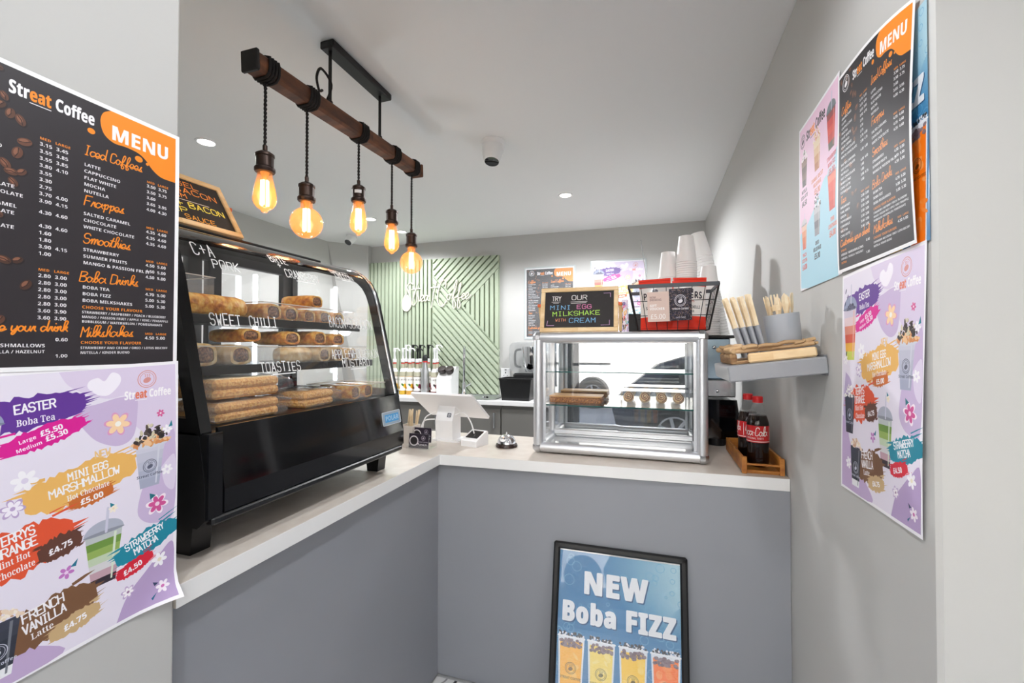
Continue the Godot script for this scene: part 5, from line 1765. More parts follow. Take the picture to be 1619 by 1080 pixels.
func fridge_food() -> void:
	var y2 := 1.2885
	var y1 := 1.1765
	var y0 := 1.0605
	rng.seed = 9
	# top shelf: every roll lies clear of its neighbours and of the tray walls
	roll(Vector3(-0.98, y2, -0.668), PI / 2, 0.195, 0.062, 0.052, 3, "long uncut golden roll on the top shelf of the chilled cabinet", "", false, false)
	roll(Vector3(-1.09, y2, -0.655), PI / 2, 0.135, 0.058, 0.046, 4, "golden roll at the bottom of the tall clear tray", "", false, false)
	roll(Vector3(-1.09, y2 + 0.049, -0.657), PI / 2, 0.13, 0.055, 0.045, 5, "pale golden roll lying uppermost in the tall clear tray", "", true, false)
	for k in 5:
		roll(Vector3(-1.076, y2, -0.92 - k * 0.0655), 0.0, 0.124, 0.056, 0.046, k % 3 + 10, "golden filled roll showing its cut end in the front row on the top shelf", "filled rolls in the front row of the top shelf")
	roll(Vector3(-1.08, y2 + 0.049, -1.085), 0.0, 0.122, 0.056, 0.042, 11, "golden filled roll lying on top of the top shelf row", "")
	for k in 2:
		roll(Vector3(-1.171, y2, -0.95 - k * 0.08), 0.0, 0.089, 0.056, 0.046, 12, "golden filled roll in the back row on the top shelf", "filled rolls in the back row of the top shelf")
	tray("tall clear plastic tray of rolls at the pier end of the top shelf", -1.17, -1.022, -0.635, -0.81, y2, 0.1)
	tray("long clear plastic tray of filled rolls on the top shelf", -1.178, -0.942, -0.88, -1.24, y2, 0.046)
	# middle shelf
	for k in 2:
		roll(Vector3(-1.038, y1, -0.7 - k * 0.09), 0.0, 0.13, 0.066, 0.052, 13, "pale filled roll with cut end in the first tray on the middle shelf", "filled rolls in the first tray of the middle shelf", true)
	roll(Vector3(-0.935, y1, -0.915), PI / 2, 0.11, 0.054, 0.046, 18, "pale roll lying lengthwise in the second tray on the middle shelf", "", true, false)
	for k in 3:
		roll(Vector3(-1.025, y1, -1.065 - k * 0.063), 0.0, 0.115, 0.054, 0.046, 16, "pale filled roll with cut end in the second tray on the middle shelf", "filled rolls in the second tray of the middle shelf", true)
	roll(Vector3(-1.04, y1 + 0.0548, -0.83), -0.06, 0.125, 0.056, 0.036, 14, "golden filled roll stacked on the first middle shelf tray", "")
	roll(Vector3(-1.04, y1 + 0.0488, -0.955), -0.06, 0.125, 0.058, 0.04, 14, "golden filled roll stacked on the lengthwise roll of the middle shelf", "")
	for k in 2:
		roll(Vector3(-1.04, y1 + 0.0488, -1.06 - k * 0.075), -0.06, 0.125, 0.056, 0.04, 15, "brown filled roll with round cut end stacked on the middle shelf", "brown filled rolls stacked on the middle shelf")
	tray("clear plastic tray of pale rolls at the pier end of the middle shelf", -1.06, -0.893, -0.64, -0.885, y1, 0.044)
	tray("clear plastic tray of pale rolls at the far end of the middle shelf", -1.06, -0.893, -0.9, -1.235, y1, 0.044)
	# bottom deck: toasties in film
	for i in 2:
		toastie(Vector3(-0.925, y0 + i * 0.0495, -0.76), 0.03 - i * 0.05, ["wrapped square toastie at the bottom of its pair on the lower deck", "wrapped square toastie on top of its pair on the lower deck"][i], 0.15, 0.165, false)
	toastie(Vector3(-0.925, y0, -0.985), 0.08, "wrapped browned toastie beside the stacked pair on the lower deck", 0.13, 0.118, true)
	for k in 2:
		roll(Vector3(-0.985, y0, -1.132 - k * 0.066), 0.0, 0.13, 0.052, 0.05, 17, "brown filled roll with cut end on the lower deck", "filled rolls on the lower deck")
	tray("clear plastic tray of filled rolls on the lower deck", -1.0, -0.826, -1.094, -1.24, y0, 0.046)

func toastie(at: Vector3, turn: float, label: String, w: float, l: float, top: bool) -> void:
	var t := thing("toastie", label, "sandwich", at, turn)
	for k in 2:
		var b := B.new()
		b.box(Vector3(0, 0.0105 + k * 0.0205, 0), Vector3(w, 0.0198, l), 0.006)
		part(t, "bread_slice", b, mats["bread crust"])
	part(t, "crumb", B.new().box(Vector3(0, 0.0412, 0), Vector3(w - 0.022, 0.002, l - 0.022), 0.0008), mats["bread crumb" if not top else "bread crust"])
	var n := FastNoiseLite.new()
	n.seed = int(at.z * 1000) + 5 + int(at.y * 77)
	n.frequency = 40.0
	var f := B.new()
	var hw := w * 0.5 + 0.004
	var hl := l * 0.5 + 0.004
	f.grid(18, 34, func(u: float, v: float) -> Vector3:
		var z := lerpf(-hl - 0.03, hl + 0.03, v)
		var pinch := clampf((absf(z) - hl) / 0.03, 0.0, 1.0)
		var s := u * 4.0
		var p: Vector3
		if s < 1.0:
			p = Vector3(hw, lerpf(0.004, 0.0445, s), z)
		elif s < 3.0:
			p = Vector3(lerpf(hw, -hw, (s - 1) * 0.5), 0.045, z)
		else:
			p = Vector3(-hw, lerpf(0.0445, 0.004, s - 3), z)
		p.y = lerpf(p.y, 0.022, pinch * 0.6)
		return p + Vector3(n.get_noise_3d(z * 9, s, 1), n.get_noise_3d(z * 9, s, 5), 0) * (0.003 + 0.008 * pinch))
	part(t, "film_wrap", f, mats["film"])

# ---------------------------------------------------------------- chalk boards
# upright frame with slate, foot at the origin, facing +z; w, h overall; lean back
func a_board(called: String, label: String, at: Vector3, turn: float, w: float, h: float, lean: float, im: Image, spread := 0.05) -> Node3D:
	var t := thing(called, label, "chalkboard", at, turn)
	var tilt := Transform3D(Basis(Vector3.RIGHT, -lean), Vector3.ZERO)
	var pine: Material = mats["pine"]
	var k := 0.016
	part(t, "frame_rail", B.new().span(Vector3(-w / 2, 0, -0.006), Vector3(w / 2, k, 0.006), 0.002), pine, tilt)
	part(t, "frame_rail", B.new().span(Vector3(-w / 2, h - k, -0.006), Vector3(w / 2, h, 0.006), 0.002), pine, tilt)
	for s: float in [-1.0, 1.0]:
		part(t, "frame_stile", B.new().span(Vector3(s * (w / 2 - k / 2) - k / 2, k, -0.006), Vector3(s * (w / 2 - k / 2) + k / 2, h - k, 0.006), 0.002), pine, tilt)
		# rear legs, hinged at mid height
		var hinge := tilt * Vector3(s * (w / 2 + 0.006), h * 0.62, -0.008)
		var foot := Vector3(s * (w / 2 + 0.006), 0.006, -h * sin(lean) - spread)
		part(t, "rear_leg", B.new().box((hinge + foot) * 0.5, Vector3(0.012, hinge.distance_to(foot), 0.012), 0.002, Basis(Quaternion(Vector3.UP, (hinge - foot).normalized()))), pine)
		part(t, "hinge", B.new().box(hinge, Vector3(0.016, 0.012, 0.016), 0.002), mat("hinge copper", Color8(206, 96, 52), 0.4, 0.3))
	var slate := mat("slate " + called + str(names[called]), Color.WHITE, 0.75)
	slate.albedo_texture = ImageTexture.create_from_image(im)
	part(t, "slate", B.new().grid(1, 1, func(u: float, v: float) -> Vector3: return Vector3(lerpf(-w / 2 + k, w / 2 - k, u), lerpf(k, h - k, v), 0.001)), slate, tilt)
	part(t, "slate_back", B.new().span(Vector3(-w / 2 + k, k, -0.004), Vector3(w / 2 - k, h - k, 0)), mats["black plastic"], tilt)
	return t

func chalk_board_high() -> void:
	a_board("chalkboard", "pine framed chalkboard with orange and yellow lettering on the chilled cabinet", Vector3(-1.118, 1.5285, -0.80), PI / 2 - 0.02, 0.34, 0.185, 0.56, paint_board_bagel(), 0.02)

# ================================================================ glass display box
func glass_cabinet() -> void:
	var x0 := -0.428
	var x1 := 0.176
	var z0 := -1.598
	var z1 := -1.885
	var y0 := HC
	var y1 := 1.277
	var t := thing("glass_display_box", "aluminium framed glass display box with mirrored sliding doors on the counter", "display cabinet", Vector3(-0.126, HC, -1.74))
	var off := Transform3D(Basis(), -t.position)
	var al: Material = mats["aluminium"]
	var r := 0.018
	var bar := func(a: Vector3, b: Vector3, called: String) -> void:
		part(t, called, B.new().tube([a, b], r, 16), al, off)
	for x: float in [x0 + r, x1 - r]:
		for z: float in [z0 - r, z1 + r]:
			bar.call(Vector3(x, y0 + 0.022, z), Vector3(x, y1 - 0.02, z), "post")
		for y: float in [y0 + 0.022, y1 - 0.02]:
			bar.call(Vector3(x, y, z0 - r), Vector3(x, y, z1 + r), "side_rail")
			for z: float in [z0 - r, z1 + r]:
				part(t, "corner_joint", B.new().box(Vector3(x, y, z), Vector3(0.039, 0.039, 0.039), 0.012), mats["steel"], off)
	for y: float in [y0 + 0.022, y1 - 0.02]:
		for z: float in [z0 - r, z1 + r]:
			bar.call(Vector3(x0 + r, y, z), Vector3(x1 - r, y, z), "long_rail")
	# base deck and tracks
	part(t, "base_deck", B.new().span(Vector3(x0 + 0.02, y0 + 0.004, z1 + 0.02), Vector3(x1 - 0.02, y0 + 0.016, z0 - 0.02)), mats["brushed steel"], off)
	part(t, "door_track", B.new().span(Vector3(x0 + 0.03, y0 + 0.03, z1 + 0.028), Vector3(x1 - 0.03, y0 + 0.052, z1 + 0.05), 0.003).span(Vector3(x0 + 0.03, y1 - 0.04, z1 + 0.028), Vector3(x1 - 0.03, y1 - 0.03, z1 + 0.05), 0.002), al, off)
	var g: Material = mats["clear glass"]
	part(t, "front_pane", B.new().span(Vector3(x0 + 0.03, y0 + 0.03, z0 - 0.024), Vector3(x1 - 0.03, y1 - 0.03, z0 - 0.02)), g, off)
	part(t, "top_pane", B.new().span(Vector3(x0 + 0.03, y1 - 0.012, z1 + 0.03), Vector3(x1 - 0.03, y1 - 0.008, z0 - 0.03)), g, off)
	part(t, "bottom_pane", B.new().span(Vector3(x0 + 0.03, y0 + 0.022, z1 + 0.05), Vector3(x1 - 0.03, y0 + 0.026, z0 - 0.03)), g, off)
	for x: float in [x0 + 0.017, x1 - 0.019]:
		part(t, "side_pane", B.new().span(Vector3(x, y0 + 0.03, z1 + 0.03), Vector3(x + 0.003, y1 - 0.03, z0 - 0.03)), g, off)
	var xm := -0.125
	part(t, "mirror_door", B.new().span(Vector3(x0 + 0.032, y0 + 0.05, z1 + 0.034), Vector3(xm + 0.01, y1 - 0.036, z1 + 0.037)), mats["mirror"], off)
	part(t, "mirror_door", B.new().span(Vector3(xm - 0.01, y0 + 0.05, z1 + 0.042), Vector3(x1 - 0.032, y1 - 0.036, z1 + 0.045)), mats["mirror"], off)
	for y: float in [1.0, 1.122]:
		var zf: float = z0 - 0.045 if y < 1.1 else z0 - 0.1
		var sh := part(t, "glass_shelf", B.new().span(Vector3(x0 + 0.022, y, z1 + 0.05), Vector3(x1 - 0.022, y + 0.005, zf - 0.0005)), g, off)
		part(sh, "polished_edge", B.new().span(Vector3(x0 + 0.022, y, zf), Vector3(x1 - 0.022, y + 0.005, zf + 0.0012)), mats["shelf glass edge"])
	# shelf strips on the posts
	part(t, "shelf_strip", B.new().span(Vector3(x0 + 0.034, y0 + 0.04, z0 - 0.032), Vector3(x0 + 0.044, y1 - 0.04, z0 - 0.026)).span(Vector3(x1 - 0.044, y0 + 0.04, z0 - 0.032), Vector3(x1 - 0.034, y1 - 0.04, z0 - 0.026)), al, off)
	# cakes on the lower shelf
	var tb := thing("traybake_slab", "brown traybake slab on the glass shelf of the display box", "cake", Vector3(-0.285, 1.0055, -1.74))
	part(tb, "cake", B.new().box(Vector3(0, 0.011, 0), Vector3(0.2, 0.022, 0.1), 0.004), mats["traybake"])
	part(tb, "topping", B.new().box(Vector3(0, 0.025, 0), Vector3(0.2, 0.006, 0.1), 0.002), mat("caramel top", Color8(206, 160, 104), 0.4))
	var bx := thing("clear_cake_box", "clear plastic box holding swirl buns on the glass shelf", "box", Vector3(0.02, 1.0055, -1.74))
	part(bx, "box_wall", B.new().span(Vector3(-0.135, 0.0, 0.052), Vector3(0.115, 0.052, 0.054)).span(Vector3(-0.135, 0.0, -0.054), Vector3(0.115, 0.052, -0.052)).span(Vector3(-0.135, 0, -0.052), Vector3(-0.133, 0.052, 0.052)).span(Vector3(0.113, 0, -0.052), Vector3(0.115, 0.052, 0.052)), mats["acrylic"])
	part(bx, "box_lid", B.new().span(Vector3(-0.137, 0.0525, -0.056), Vector3(0.117, 0.0545, 0.056)), mats["acrylic"])
	for i in 4:
		var bn := thing("swirl_bun", "brown swirl bun inside the clear cake box", "bun", Vector3(-0.088 + i * 0.059, 1.0062, -1.73), 0, "swirl buns in the clear cake box")
		part(bn, "dough", B.new().lathe([Vector2(0, 0), Vector2(0.024, 0), Vector2(0.027, 0.012), Vector2(0.024, 0.026), Vector2(0.012, 0.03), Vector2(0, 0.029)], 18, Transform3D(Basis(Vector3.RIGHT, 1.1) * Basis.from_scale(Vector3.ONE * 0.74), Vector3(0, 0.021, -0.01))), mats["pale pastry"])
		var sp := []
		for k in 40:
			var a := k * 0.36
			var rr := 0.003 + k * 0.0005
			sp.append(Transform3D(Basis(Vector3.RIGHT, 1.1) * Basis.from_scale(Vector3.ONE * 0.74), Vector3(0, 0.021, -0.01)) * Vector3(cos(a) * rr, 0.03 - rr * 0.12, sin(a) * rr))
		part(bn, "swirl", B.new().tube(sp, 0.0022, 5), mats["filling"])

# ================================================================ pendant bar light
func pendant() -> void:
	var a := Vector3(-0.985, 1.958, -0.873)
	var b := Vector3(-0.985, 1.995, -1.722)
	var t := thing("pendant_bar_light", "rustic timber beam pendant with five amber filament bulbs on twisted cords", "pendant light", Vector3(-0.985, 1.98, -1.3))
	var off := Transform3D(Basis(), -t.position)
	var dir := (b - a).normalized()
	var bs := Basis(Vector3.RIGHT, dir.cross(Vector3.RIGHT).normalized() * -1.0, dir)
	bs = Basis(Vector3.RIGHT, -Vector3.RIGHT.cross(dir), dir).orthonormalized()
	part(t, "beam", B.new().box((a + b) * 0.5, Vector3(0.05, 0.05, a.distance_to(b)), 0.007, bs), mats["beam wood"], off)
	for p: Vector3 in [a, b]:
		part(t, "end_cap", B.new().box(p, Vector3(0.055, 0.055, 0.012), 0.003, bs), mats["black metal"] if p == a else mats["beam wood"], off)
	part(t, "ceiling_plate", B.new().span(Vector3(-1.01, CE - 0.026, -1.478), Vector3(-0.957, CE - 0.0005, -1.148), 0.004), mats["black metal"], off)
	for z: float in [-1.168, -1.44]:
		var y := lerpf(a.y, b.y, (z - a.z) / (b.z - a.z)) + 0.022
		part(t, "rod", B.new().tube([Vector3(-0.985, y, z), Vector3(-0.985, CE - 0.02, z)], 0.0055, 10).lathe([Vector2(0.0, 0), Vector2(0.009, 0), Vector2(0.009, 0.016), Vector2(0.0055, 0.02)], 10, Transform3D(Basis(), Vector3(-0.985, y, z))), mats["black metal"], off)
	var cordm := mat("braided cord", Color8(26, 20, 18), 0.8)
	# loose loop of flex beside the first rod
	part(t, "flex_loop", B.new().tube(curve3([Vector3(-0.985, 1.995, -1.15), Vector3(-0.965, 2.05, -1.15), Vector3(-0.96, 2.07, -1.1), Vector3(-0.955, 2.03, -1.075), Vector3(-0.955, 1.995, -1.085), Vector3(-0.965, 2.01, -1.11)]), 0.004, 6), cordm, off)
	# bulbs: pixel x, socket top y, socket foot y, bulb foot y, globe
	var bulbs := [[419.0, 240.0, 273.0, 337.0, false], [485.0, 289.0, 319.0, 377.0, true], [567.0, 293.0, 320.0, 373.0, false], [619.5, 331.0, 355.0, 402.0, false], [650.5, 368.0, 391.0, 433.0, true]]
	var fil := mat("filament glow", Color(1, 0.86, 0.6), 0.5)
	fil.emission_enabled = true
	fil.emission = Color(1.0, 0.9, 0.7)
	fil.emission_energy_multiplier = 3.2
	for e: Array in bulbs:
		var top := on_x(e[0], e[1], -0.985)
		var mid := on_x(e[0], e[2], -0.985)
		var low := on_x(e[0], e[3], -0.985)
		var x := -0.985
		var z := top.z
		var beam_y := lerpf(a.y, b.y, (z - a.z) / (b.z - a.z))
		# coil round the beam
		var coil := []
		for k in 61:
			var an := TAU * k / 15.0 + 2.0
			var sq := Vector2(cos(an), sin(an))
			sq = sq / maxf(absf(sq.x), absf(sq.y)) * 0.029
			sq = sq.lerp(sq.normalized() * 0.031, 0.45)
			coil.append(Vector3(x + sq.x, beam_y + sq.y, z - 0.02 + k * 0.0006 + 0.004 * sin(k * 0.4)))
		part(t, "cord_coil", B.new().tube(coil, 0.0042, 5), cordm, off)
		var cord := B.new()
		for s in 2:
			var pts := []
			var l := beam_y - 0.028 - top.y
			var steps := int(l / 0.003)
			for k in steps + 1:
				var an := TAU * k * 0.003 / 0.022 + PI * s
				pts.append(Vector3(x + cos(an) * 0.0022, beam_y - 0.028 - l * k / steps, z + sin(an) * 0.0022))
			cord.tube(pts, 0.0025, 5)
		part(t, "twisted_cord", cord, cordm, off)
		var sh := top.y - mid.y
		var sock := [Vector2(0, 0), Vector2(0.0235, 0), Vector2(0.0255, 0.003), Vector2(0.0255, 0.011), Vector2(0.0215, 0.015), Vector2(0.0215, sh * 0.72), Vector2(0.0235, sh * 0.76), Vector2(0.0235, sh * 0.86), Vector2(0.015, sh * 0.97), Vector2(0.006, sh), Vector2(0.006, sh + 0.016), Vector2(0, sh + 0.017)]
		var so := part(t, "socket", B.new().lathe(sock, 22), mats["bronze"], Transform3D(Basis(), Vector3(x, mid.y, z) - t.position))
		if e[0] == 567.0:
			part(so, "sticker", B.new().grid(4, 1, func(u: float, v: float) -> Vector3: return Vector3(sin(lerpf(0.0, 1.1, u)) * 0.0222, sh * 0.45 + v * 0.011, cos(lerpf(0.0, 1.1, u)) * 0.0222)), mats["paper back"])
		var h := mid.y - low.y
		var prof := []
		if e[4]:
			var rg := h * 0.42
			for k in 15:
				var an := lerpf(-PI / 2, PI / 2 - 0.36, k / 14.0)
				prof.append(Vector2(cos(an) * rg, -h + rg + sin(an) * rg))
			prof.append(Vector2(0.017, -0.006))
			prof.append(Vector2(0.0165, 0.002))
		else:
			for p: Vector2 in spline(PackedVector2Array([Vector2(0.0005, -1.0), Vector2(0.1, -0.985), Vector2(0.13, -0.93), Vector2(0.27, -0.87), Vector2(0.385, -0.74), Vector2(0.4, -0.6), Vector2(0.345, -0.38), Vector2(0.27, -0.14), Vector2(0.245, 0.02)]), 3):
				prof.append(Vector2(p.x * 0.072, p.y * h))
		part(t, "bulb", B.new().lathe(prof, 24), mats["amber glass"], Transform3D(Basis(), Vector3(x, mid.y, z) - t.position))
		var fb := B.new()
		for k in 6:
			var an := TAU * k / 6
			fb.tube([Vector3(cos(an) * 0.008, -h * 0.2, sin(an) * 0.008), Vector3(cos(an) * 0.009, -h * 0.82, sin(an) * 0.009)], 0.0028, 6)
		part(t, "filament", fb, fil, Transform3D(Basis(), Vector3(x, mid.y, z) - t.position))
		part(t, "stem", B.new().lathe([Vector2(0.003, -h * 0.84), Vector2(0.004, -h * 0.2), Vector2(0.012, 0)], 10), mat("bulb stem", Color8(206, 160, 110), 0.3), Transform3D(Basis(), Vector3(x, mid.y, z) - t.position))
		var l := OmniLight3D.new()
		l.name = "bulb_glow"
		l.light_energy = 0.005
		l.light_color = Color(1.0, 0.86, 0.64)
		l.light_size = 0.02
		l.omni_range = 8.0
		l.omni_attenuation = 2.0
		l.shadow_enabled = true
		l.position = Vector3(x, mid.y - h * 0.5, z) - t.position
		t.add_child(l, true)

func ceiling_fittings() -> void:
	var lamp := mat("downlight lens", Color(1, 1, 1), 0.5)
	lamp.emission_enabled = true
	lamp.emission = Color(1.0, 0.97, 0.92)
	lamp.emission_energy_multiplier = 12.0
	# four in view, the rest unseen, added over the customers' side to brighten pier and counter
	var where := [[on_y(326.0, 224.0, CE), 0.35, "recessed ceiling downlight next to the left pier above the chilled cabinet"], [on_y(894.0, 308.0, CE), 1.8, "recessed ceiling downlight beyond the white dome camera"], [on_y(586.0, 346.0, CE), 0.8, "recessed ceiling downlight behind the hanging bulbs"], [on_y(635.0, 366.0, CE), 0.4, "recessed ceiling downlight above the green slatted panel"],
		[Vector3(-0.1, CE, -0.62), 0.4, "added unseen fill downlight over the customer side of the counter"], [Vector3(-0.1, CE, 0.55), 0.8, "added unseen fill downlight just inside the shop window"], [Vector3(1.2, CE, 0.3), 0.15, "added unseen fill downlight at the right end of the shop window"]]
	for e: Array in where:
		var p: Vector3 = e[0]
		var t := thing("downlight", e[2], "ceiling light", Vector3(p.x, CE, p.z))
		part(t, "trim_ring", B.new().lathe([Vector2(0.034, -0.002), Vector2(0.036, -0.006), Vector2(0.044, -0.004), Vector2(0.046, 0.0)], 28), mats["white plastic"])
		part(t, "lens_light", B.new().lathe([Vector2(0, -0.0035), Vector2(0.034, -0.003), Vector2(0.035, 0.0)], 24), lamp)
		var l := SpotLight3D.new()
		l.name = "downlight_beam"
		l.light_energy = e[1]
		l.light_color = Color(0.975, 0.985, 1.0)
		l.light_size = 0.035
		l.spot_angle = 82.0
		l.spot_angle_attenuation = 0.42
		l.spot_range = 9.0
		l.spot_attenuation = 2.0
		l.shadow_enabled = true
		l.rotation_degrees.x = -90
		l.position = Vector3(0, -0.012, 0)
		t.add_child(l, true)
	for e: Array in [[780.0, 224.0, 1.0, "white dome security camera beside the pendant light on the ceiling"], [556.0, 372.0, 0.85, "white dome security camera in the far left ceiling corner"]]:
		var p := on_y(e[0], e[1], CE)
		var t := thing("security_camera", e[3], "security camera", Vector3(p.x, CE, p.z))
		var s: float = e[2]
		part(t, "mount_ring", B.new().lathe([Vector2(0.05 * s, -0.022 * s), Vector2(0.056 * s, -0.012 * s), Vector2(0.056 * s, 0)], 28), mats["white plastic"])
		var tip := Transform3D(Basis(Vector3.RIGHT, -0.25 if s > 0.9 else -0.7), Vector3(0, -0.02 * s, 0))
		part(t, "housing", B.new().lathe([Vector2(0.034 * s, -0.088 * s), Vector2(0.04 * s, -0.08 * s), Vector2(0.05 * s, -0.03 * s), Vector2(0.05 * s, 0.0)], 28, tip), mats["white plastic"])
		part(t, "lens", B.new().lathe([Vector2(0, -0.086 * s), Vector2(0.031 * s, -0.087 * s), Vector2(0.034 * s, -0.0885 * s), Vector2(0.035 * s, -0.086 * s)], 24, tip), mats["black gloss"])

# ================================================================ things by the till
func till_things() -> void:
	var white := mat("till white", Color8(236, 234, 234), 0.3)
	# tablet on its stand, seen from behind
	var c := Vector3(-0.835, HC, -1.73)
	var t := thing("till_tablet", "white tablet till leaning on its stand, back turned to the customer", "tablet", c, -0.12)
	var lean := Transform3D(Basis(Vector3.RIGHT, 0.95), Vector3(0.015, 0.145, 0.0))
	part(t, "tablet_shell", B.new().ext(rounded(-0.15, -0.085, 0.15, 0.105, 0.01), 0.009, lean), white)
	part(t, "screen", B.new().ext(rounded(-0.142, -0.077, 0.142, 0.097, 0.006), 0.001, lean.translated_local(Vector3(0, 0, -0.0012))), mats["black gloss"])
	var neck := PackedVector2Array([Vector2(-0.03, 0.006), Vector2(0.035, 0.006), Vector2(0.038, 0.085), Vector2(0.012, 0.145), Vector2(-0.012, 0.15), Vector2(-0.03, 0.09)])
	part(t, "stand_neck", B.new().ext(neck, 0.084, Transform3D(Basis(Vector3.UP, -PI / 2), Vector3(0.042, 0, 0))), white)
	part(t, "stand_foot", B.new().ext(rounded(-0.055, -0.05, 0.075, 0.05, 0.012), 0.006, Transform3D(Basis(Vector3.RIGHT, -PI / 2), Vector3(0, 0.0, 0))), white)
	var sq := B.new()
	var sxf := Transform3D(Basis(Vector3.RIGHT, -0.41), Vector3(0.022, 0.108, 0.0295))
	sq.ring(rounded(-0.009, -0.009, 0.009, 0.009, 0.002, 2), rounded(-0.0055, -0.0055, 0.0055, 0.0055, 0.001, 2), 0.0012, sxf).box(sxf * Vector3(0, 0, 0.0006), Vector3(0.005, 0.005, 0.0012), 0, sxf.basis)
	part(t, "stand_mark", sq, mat("mark grey", Color8(70, 72, 84), 0.5))
	# card reader
	var r := thing("card_reader", "small white card reader with black screen beside the bell", "card reader", on_y(746, 706, HC) + Vector3(0, 0, -0.03), -0.25)
	var side := PackedVector2Array([Vector2(-0.04, 0), Vector2(0.04, 0), Vector2(0.04, 0.022), Vector2(0.034, 0.028), Vector2(-0.034, 0.055), Vector2(-0.04, 0.05)])
	part(r, "case", B.new().ext(side, 0.076, Transform3D(Basis(Vector3.UP, -PI / 2), Vector3(0.038, 0, 0))), white)
	var slope := Basis(Vector3.RIGHT, -PI / 2 + 0.378)
	part(r, "screen", B.new().ext(rounded(-0.029, -0.026, 0.029, 0.028, 0.003), 0.001, Transform3D(slope, Vector3(0, 0.0415, 0.0))), mats["black gloss"])
	# cables
	var cr := B.new()
	cr.tube(curve3([Vector3(-0.79, HC + 0.11, -1.7), Vector3(-0.75, HC + 0.12, -1.7), Vector3(-0.715, HC + 0.085, -1.69), Vector3(-0.69, HC + 0.045, -1.665)]), 0.0028, 6)
	solo("reader_cable", cr, white, "white cable arching from tablet stand to card reader", "cable")
	var c2 := B.new()
	c2.tube(curve3([Vector3(-0.875, HC + 0.12, -1.69), Vector3(-0.915, HC + 0.10, -1.68), Vector3(-0.93, HC + 0.06, -1.68), Vector3(-0.92, HC + 0.003, -1.66), Vector3(-0.95, HC + 0.003, -1.70), Vector3(-0.96, HC + 0.003, -1.80)]), 0.0028, 6)
	c2.tube(curve3([Vector3(-0.88, HC + 0.09, -1.69), Vector3(-0.93, HC + 0.08, -1.69), Vector3(-0.95, HC + 0.03, -1.69), Vector3(-0.97, HC + 0.003, -1.70), Vector3(-0.99, HC + 0.003, -1.82)]), 0.0028, 6)
	solo("power_cable", c2, white, "white power cable hanging beside the tablet stand", "cable")
	# bell
	var b := thing("service_bell", "chrome service bell with white sticker on dark base", "bell", on_y(801, 706, HC))
	part(b, "base", B.new().lathe([Vector2(0, 0), Vector2(0.043, 0), Vector2(0.044, 0.005), Vector2(0.041, 0.012), Vector2(0.036, 0.014), Vector2(0, 0.014)], 28), mat("bell base", Color8(46, 30, 26), 0.25))
	part(b, "dome", B.new().lathe([Vector2(0.037, 0.015), Vector2(0.035, 0.026), Vector2(0.028, 0.038), Vector2(0.016, 0.046), Vector2(0, 0.048)], 28), mats["chrome"])
	part(b, "plunger", B.new().lathe([Vector2(0.0035, 0.047), Vector2(0.003, 0.056), Vector2(0.002, 0.058), Vector2(0, 0.058)], 10), mats["chrome"])
	var st := B.new()
	for k in 14:
		var a0 := TAU * k / 14
		var a1 := TAU * (k + 1) / 14
		var at := func(a: float, q: float) -> Vector3:
			var th := 0.62 + cos(a) * 0.32 * q
			var ph := PI / 2 + 0.2 + sin(a) * 0.42 * q
			return Vector3(cos(ph) * 0.0375 * cos(th), 0.014 + 0.0352 * sin(th), sin(ph) * 0.0375 * cos(th))
		st.qo(at.call(a0, 0.0), at.call(a0, 1.0), at.call(a1, 1.0), at.call(a1, 0.0), Vector3(0, 0.4, 1))
	part(b, "sticker", st, mats["paper back"])
	# loyalty card holder and two cards
	var h := thing("card_holder", "clear acrylic card holder beside the chilled cabinet foot", "holder", Vector3(-0.862, HC, -1.545), -0.05)
	part(h, "base", B.new().span(Vector3(-0.052, 0, -0.03), Vector3(0.052, 0.004, 0.03)), mats["acrylic"])
	part(h, "lip", B.new().span(Vector3(-0.052, 0.004, 0.026), Vector3(0.052, 0.02, 0.029)), mats["acrylic"])
	part(h, "rest", B.new().span(Vector3(-0.052, 0.004, -0.03), Vector3(0.052, 0.07, -0.027)), mats["acrylic"])
	var cm := print_mat("loyalty print", paint_card(), 0.4)
	var cards := ["front loyalty card with coffee cup picture in the clear holder", "rear loyalty card standing higher in the clear holder"]
	for k in 2:
		var cd := thing("loyalty_card", cards[k], "card", Vector3(-0.862, HC + 0.0045 + k * 0.02, -1.522 - k * 0.022), -0.05)
		var cx := Transform3D(Basis(Vector3.RIGHT, -0.08), Vector3(0, 0, 0))
		part(cd, "stock", B.new().span(Vector3(-0.044, 0, -0.001), Vector3(0.044, 0.055, -0.0002)), mats["paper back"], cx)
		part(cd, "print", B.new().grid(1, 1, func(u: float, v: float) -> Vector3: return Vector3(lerpf(-0.044, 0.044, u), 0.055 * v, 0.0003)), cm, cx)
	# stirrers in a clear box behind the chilled cabinet's corner
	var sb := thing("stirrer_box", "narrow white box of stirrers behind the loyalty cards", "box", Vector3(-0.925, HC, -1.565))
	part(sb, "wall", B.new().span(Vector3(-0.03, 0, 0.028), Vector3(0.03, 0.085, 0.031)).span(Vector3(-0.03, 0, -0.031), Vector3(0.03, 0.085, -0.028)).span(Vector3(-0.03, 0, -0.028), Vector3(-0.027, 0.085, 0.028)).span(Vector3(0.027, 0, -0.028), Vector3(0.03, 0.085, 0.028)).span(Vector3(-0.03, 0, -0.03), Vector3(0.03, 0.003, 0.03)), mat("frosted box", Color8(222, 212, 202), 0.4))
	rng.seed = 31
